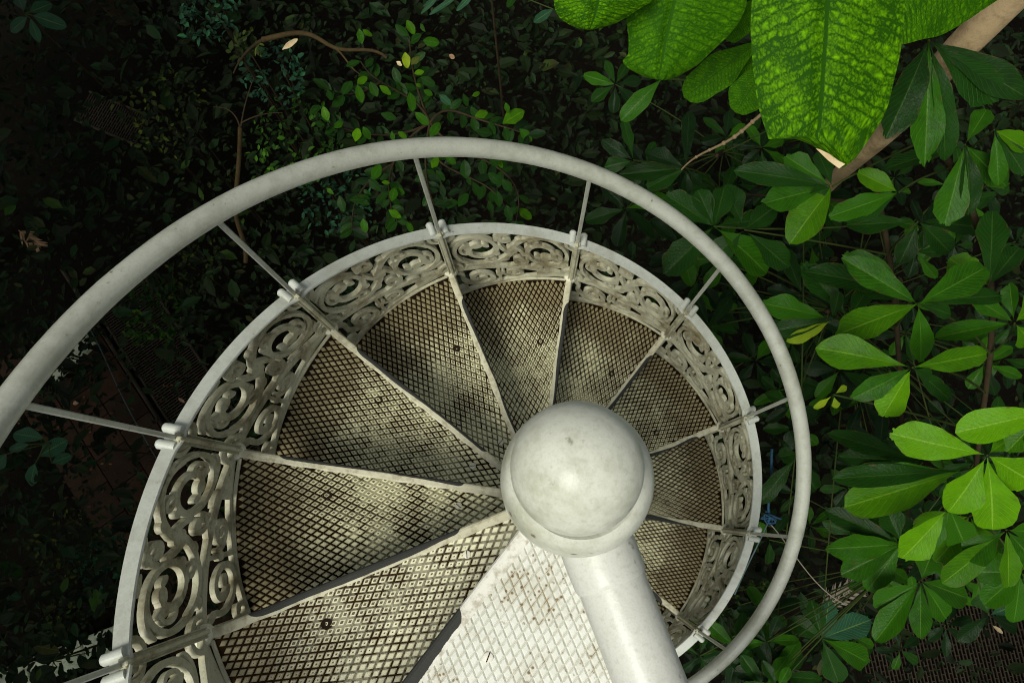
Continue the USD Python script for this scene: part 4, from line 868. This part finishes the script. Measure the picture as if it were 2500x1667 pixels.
clump('leafy_shrub', 'green leafy shrub beside the grating, left of the scrolled panels', 'shrub', at(385, 765, 5.6), 0.22, 260, 0.05, 'clump_green', seed=1)
clump('leafy_shrub', 'blue-green small-leaved climber at the top edge, left of centre', 'shrub', at(512, 35, 4.9), 0.16, 130, 0.05, 'clump_teal', seed=2)
clump('leafy_shrub', 'bright green sprig hanging below the crooked brown branch, at its left end', 'shrub', at(597, 112, 4.6), 0.085, 34, 0.055, 'clump_olive', seed=3)
clump('leafy_shrub', 'blue-green tuft below the middle of the crooked brown branch', 'shrub', at(672, 178, 4.9), 0.19, 150, 0.045, 'clump_teal', seed=4)
clump('leafy_shrub', 'teal low bush outside the left scrolled panels, lower half', 'shrub', at(268, 1372, 5.4), 0.20, 190, 0.05, 'clump_teal', seed=5)
clump('leafy_shrub', 'yellow-green low bush just above the pale kerb', 'shrub', at(155, 1505, 5.6), 0.14, 130, 0.045, 'clump_olive', seed=6)
clump('leafy_shrub', 'olive bush in the middle of the left edge planting, below the paved path', 'shrub', at(170, 1335, 5.7), 0.24, 240, 0.05, 'clump_olive', seed=7)
clump('leafy_shrub', 'dim green bush under the upper left bend of the handrail', 'shrub', at(445, 640, 5.6), 0.26, 230, 0.045, 'clump_olive', seed=8)
clump('leafy_shrub', 'green bush behind the two upper left balusters', 'shrub', at(830, 470, 5.4), 0.26, 230, 0.045, 'clump_teal', seed=9)
clump('leafy_shrub', 'mid-green bush above the handrail, right of the slender stem', 'shrub', at(730, 345, 5.2), 0.30, 260, 0.05, 'clump_green', seed=10)
clump('leafy_shrub', 'pale green bush in the top left quarter beside the small grating', 'shrub', at(400, 270, 5.3), 0.26, 210, 0.045, 'clump_olive', seed=12)
clump('leafy_shrub', 'small yellow-green tuft between the lower right panels and the handrail', 'shrub', at(1835, 1405, 5.3), 0.10, 40, 0.04, 'clump_olive', seed=11)
clump('leafy_shrub', 'thin dark bush half hiding the pale slab left of the handrail', 'shrub', at(160, 860, 6.35), 0.34, 210, 0.075, 'mass', seed=14)
clump('leafy_shrub', 'dark ragged leaves lying over the pale kerb', 'shrub', at(120, 1615, 6.3), 0.42, 170, 0.10, 'mass', seed=15)
clump('leafy_shrub', 'dim green bush between the lower right panels and the handrail, under the blue cord', 'shrub', at(1800, 1480, 5.5), 0.22, 160, 0.06, 'clump_green', seed=13)

def broad(name, label, fr, hub, d, leaves, mat):
    t = thing(name, label, 'plant'); hp = at(*fr(*hub), d)
    obj('stem', tube(spline([[hp[0] + 0.05, hp[1], 0], (hp * [1, 1, .5]) + [0.03, 0.02, 0], hp], 10), np.linspace(0.012, 0.006, 10), 6), M['dark_bark'], t, smooth=True)
    k = {F7: 2.613, F4: 3.484, FB: 4.271, F8: 2.613, FS: 1.0, F5: 2.351}[fr]
    for (bx, by, tx, ty, w, *m_) in leaves:
        p0, p1 = at(*fr(bx, by), d - 0.02), at(*fr(tx, ty), d + 0.05)
        l_ = add_leaf(t, 'leaf', leaf_geo(p0, p1, w / k * d / FPX, view_up(p0, 0.6, 0.25), peak=0.52, blunt=0.8), m_[0] if m_ else mat)
        obj('leaf_stalk', tube(np.array([hp, (hp + p0) / 2 + [0, 0, 0.01], p0]), 0.003, 5), M['green_stem'], l_)
broad('broad_leaved_plant', 'plant with four blue-green oval leaves in the top left corner', F7, (160, 95), 4.9, [(175, 110, 60, 205, 75), (195, 120, 250, 275, 60), (205, 100, 425, 170, 100), (190, 80, 330, 20, 80), (150, 70, 110, -30, 70)], M['leaf_teal'])
broad('broad_leaved_plant', 'plant with broad blue-green leaves under the left end of the lowest visible rod', F4, (420, 1330), 4.7, [(370, 1290, 100, 1240, 140), (330, 1440, 570, 1300, 150), (440, 1500, 610, 1430, 100), (60, 1420, -90, 1560, 130), (250, 1340, 60, 1390, 80), (300, 1500, 250, 1700, 110)], M['leaf_teal'])
broad('broad_leaved_plant', 'dark broad-leaved plant in front of the pale kerb', FB, (560, 1330), 4.8, [(660, 1265, 330, 1310, 150), (600, 1400, 280, 1540, 190), (640, 1340, 640, 1550, 70), (840, 1180, 900, 1020, 90), (830, 1260, 900, 1420, 110), (750, 1270, 730, 1060, 90), (640, 1230, 330, 1170, 130, M['leaf_olive']), (150, 1330, 100, 1600, 110), (1000, 1230, 960, 1400, 110), (560, 1440, 480, 1600, 150)], GL[0])
broad('broad_leaved_plant', 'plant with two long dull green leaves at the left edge, above the kerb', FB, (-40, 520), 4.9, [(-30, 300, 240, 440, 130, GL[1]), (-20, 590, 215, 690, 110, M['leaf_teal'])], GL[1])
broad('strap_leaved_plant', 'blue-green strap-leaved fronds hanging in at the top edge beside the big leaves', F8, (1300, -80), 3.6, [(1210, -60, 1080, 75, 40), (1150, -80, 960, 60, 40), (1060, -60, 860, 40, 36), (1120, -40, 900, 95, 34), (1700, 60, 1570, 145, 60), (1480, -60, 1400, 50, 50, GL[1]), (1000, -60, 850, 95, 30)], M['leaf_teal'])

# ------------------------------------------------------------------ small things
def dry(name, label, fr, a, b, w, d, mat, k):
    p0, p1 = at(*fr(*a), d), at(*fr(*b), d + 0.01)
    g_ = leaf_geo(p0, p1, w / k * d / FPX, view_up(p0, 0.8, 0.2), peak=0.5, fold=0.3, nu=8, nv=4)
    add_leaf('/World', name, g_, M[mat], label=label, category='fallen leaf')
dry('dry_leaf', 'pinkish cream curled dry leaf under the crooked brown branch', F7, (1800, 318), (1900, 248), 34, 4.25, 'cream_leaf', 2.613)
dry('dry_leaf', 'tiny cream dry leaf below the end of the brown branch', F8, (700, 392), (735, 420), 26, 3.9, 'cream_leaf', 2.613)
dry('dry_leaf', 'rust-brown dry leaf in the dark gap left of the big veined leaves', F8, (1036, 350), (1070, 375), 30, 3.9, 'dry_leaf', 2.613)
dry('dry_leaf', 'orange-brown dead leaf on the brown paving', F4, (820, 850), (875, 820), 40, 6.6, 'dry_leaf', 3.484)
dry('dry_leaf', 'small brown dead leaf at the left edge of the paving', F4, (620, 1000), (670, 970), 36, 6.6, 'dry_leaf', 3.484)
dry('dry_leaf', 'golden dead leaf caught at the end of the path grating', F4, (1515, 945), (1570, 985), 26, 6.5, 'dry_leaf', 3.484)
dry('dry_leaf', 'pale yellow-white fallen leaf near the bottom right grating', F5, (2170, 1235), (2235, 1285), 22, 5.2, 'cream_leaf', 2.351)
def frond(name, label, fr, base, tip, d, n, L, mat):
    t = thing(name, label, 'frond'); p0, p1 = at(*fr(*base), d), at(*fr(*tip), d + .05); P_ = spline([p0, (p0 + p1) / 2 + [0, 0, .03], p1], 16)
    obj('rib', tube(P_, np.linspace(0.004, 0.002, 16), 5), M[mat], t, smooth=True)
    for i in range(n):
        q = P_[int(i / n * 14) + 1]; ax = (p1 - p0) / np.linalg.norm(p1 - p0); sd = np.cross(ax, [0, 0, 1.0])
        for sgn in (-1, 1):
            dr = ax * .8 + sd * sgn * RNG.uniform(.5, .8) + np.array([0, 0, RNG.uniform(-.3, .1)]); dr /= np.linalg.norm(dr)
            add_leaf(t, 'leaflet', leaf_geo(q, q + dr * L * RNG.uniform(.7, 1.1), L * 0.13, view_up(q, .5, .4), peak=.4, nu=5, nv=2), M[mat])
frond('dead_frond', 'golden brown dead frond at the left edge above the handrail', F7, (120, 1470), (260, 1580), 5.4, 8, 0.10, 'dry_leaf')
frond('dead_frond', 'grey-brown withered palm frond lying right of the lower handrail', F5, (1180, 1130), (1400, 1010), 4.6, 12, 0.12, 'grey_frond')
cd = thing('blue_cord', 'frayed blue cord with a tangled knot between the right panels and the handrail', 'cord')
pxtube(cd, 'cord', [F5(905, 225), F5(902, 330), F5(897, 460), F5(884, 560), F5(890, 610)], 3.3, 0.006, 0.006, 'blue_cord', 16)
kp = at(*F5(892, 620), 3.3); r_ = np.random.default_rng(3)
for q in range(7):
    pts = kp + np.cumsum(r_.normal(0, 0.017, (6, 3)), 0) * [1, 1, .5]; pts -= pts.mean(0) - kp
    obj('tangle', tube(spline(pts, 18), 0.004, 5), M['blue_cord'], cd, smooth=True)
wr = thing('wire', 'thin grey-green wire slanting from the blue knot down past the lower panels', 'wire'); pxtube(wr, 'strand', [F5(885, 640), F5(800, 820), F5(715, 1000), F5(690, 1060)], 3.4, 0.0035, 0.0035, 'teal_wire', 12)
wr = thing('wire', 'pale thin wire crossing under the handrail right of the blue knot', 'wire'); pxtube(wr, 'strand', [F5(900, 660), F5(1010, 800), F5(1200, 1030), F5(1330, 1120)], 3.4, 0.0025, 0.0025, 'grey_frond', 12)
wr = thing('wire', 'long thin grey wire running over the paved path to the staircase', 'wire'); pxtube(wr, 'strand', [F4(720, 290), F4(860, 540), F4(1000, 850), F4(1120, 1090), F4(1260, 1340), F4(1390, 1560)], 5.6, 0.004, 0.004, 'teal_wire', 20)

# ------------------------------------------------------------------ unseen tall trees added outside the view to keep the light out
for i, (a_, R_, h_) in enumerate([(0.1, 5.6, 8.6), (0.65, 5.9, 9.4), (1.2, 6.3, 8.8), (1.75, 6.4, 9.2), (2.3, 6.2, 9.6), (2.8, 5.6, 8.8), (3.35, 5.4, 9.0), (3.9, 5.8, 8.4), (5.6, 5.8, 8.6), (6.0, 5.5, 9.0)]):
    r = np.random.default_rng(300 + i); c = np.array([R_ * math.cos(a_), R_ * math.sin(a_) + 0.3, h_ - 2.6])
    t = thing('surrounding_tree', ['unseen tall tree added for shade, to the east', 'unseen tall tree added for shade, to the north-east', 'unseen tall tree added for shade beyond the big veined leaves', 'unseen tall tree added for shade beyond the oval-leaved shrub', 'unseen tall tree added for shade beyond the upper left corner', 'unseen tall tree added for shade beyond the left edge, upper part', 'unseen tall tree added for shade beyond the left edge, lower part', 'unseen tall tree added for shade beyond the bottom left corner', 'unseen tall tree added for shade beyond the bottom right corner', 'unseen tall tree added for shade beyond the lower right edge'][i], 'tree')
    obj('trunk', tube(spline([[c[0], c[1], 0], [c[0] + r.normal(0, .1), c[1] + r.normal(0, .1), h_ * .45], [c[0], c[1], h_ - 1]], 16), np.linspace(0.14, 0.05, 16), 10), M['dark_bark'], t, smooth=True)
    n = 1500; D = r.normal(0, 1, (n, 3)); D /= np.linalg.norm(D, axis=1)[:, None]
    P = c + D * (r.uniform(0.3, 1, n) ** 0.5 * (1 + 0.4 * meshkit.noise(D * 2 + i)))[:, None] * [1.55, 1.55, 2.7]; P[:, 2] = np.maximum(P[:, 2], 1.2)
    N, A = rand_frames(n, r, 0.6); L = r.uniform(0.22, 0.42, n); w_ = many_leaves(P, N, A, L, L * 0.5, r.random(n))
    obj('crown', (w_[0], w_[1]), M['clump_green'], t, uv=w_[2], kind='stuff')
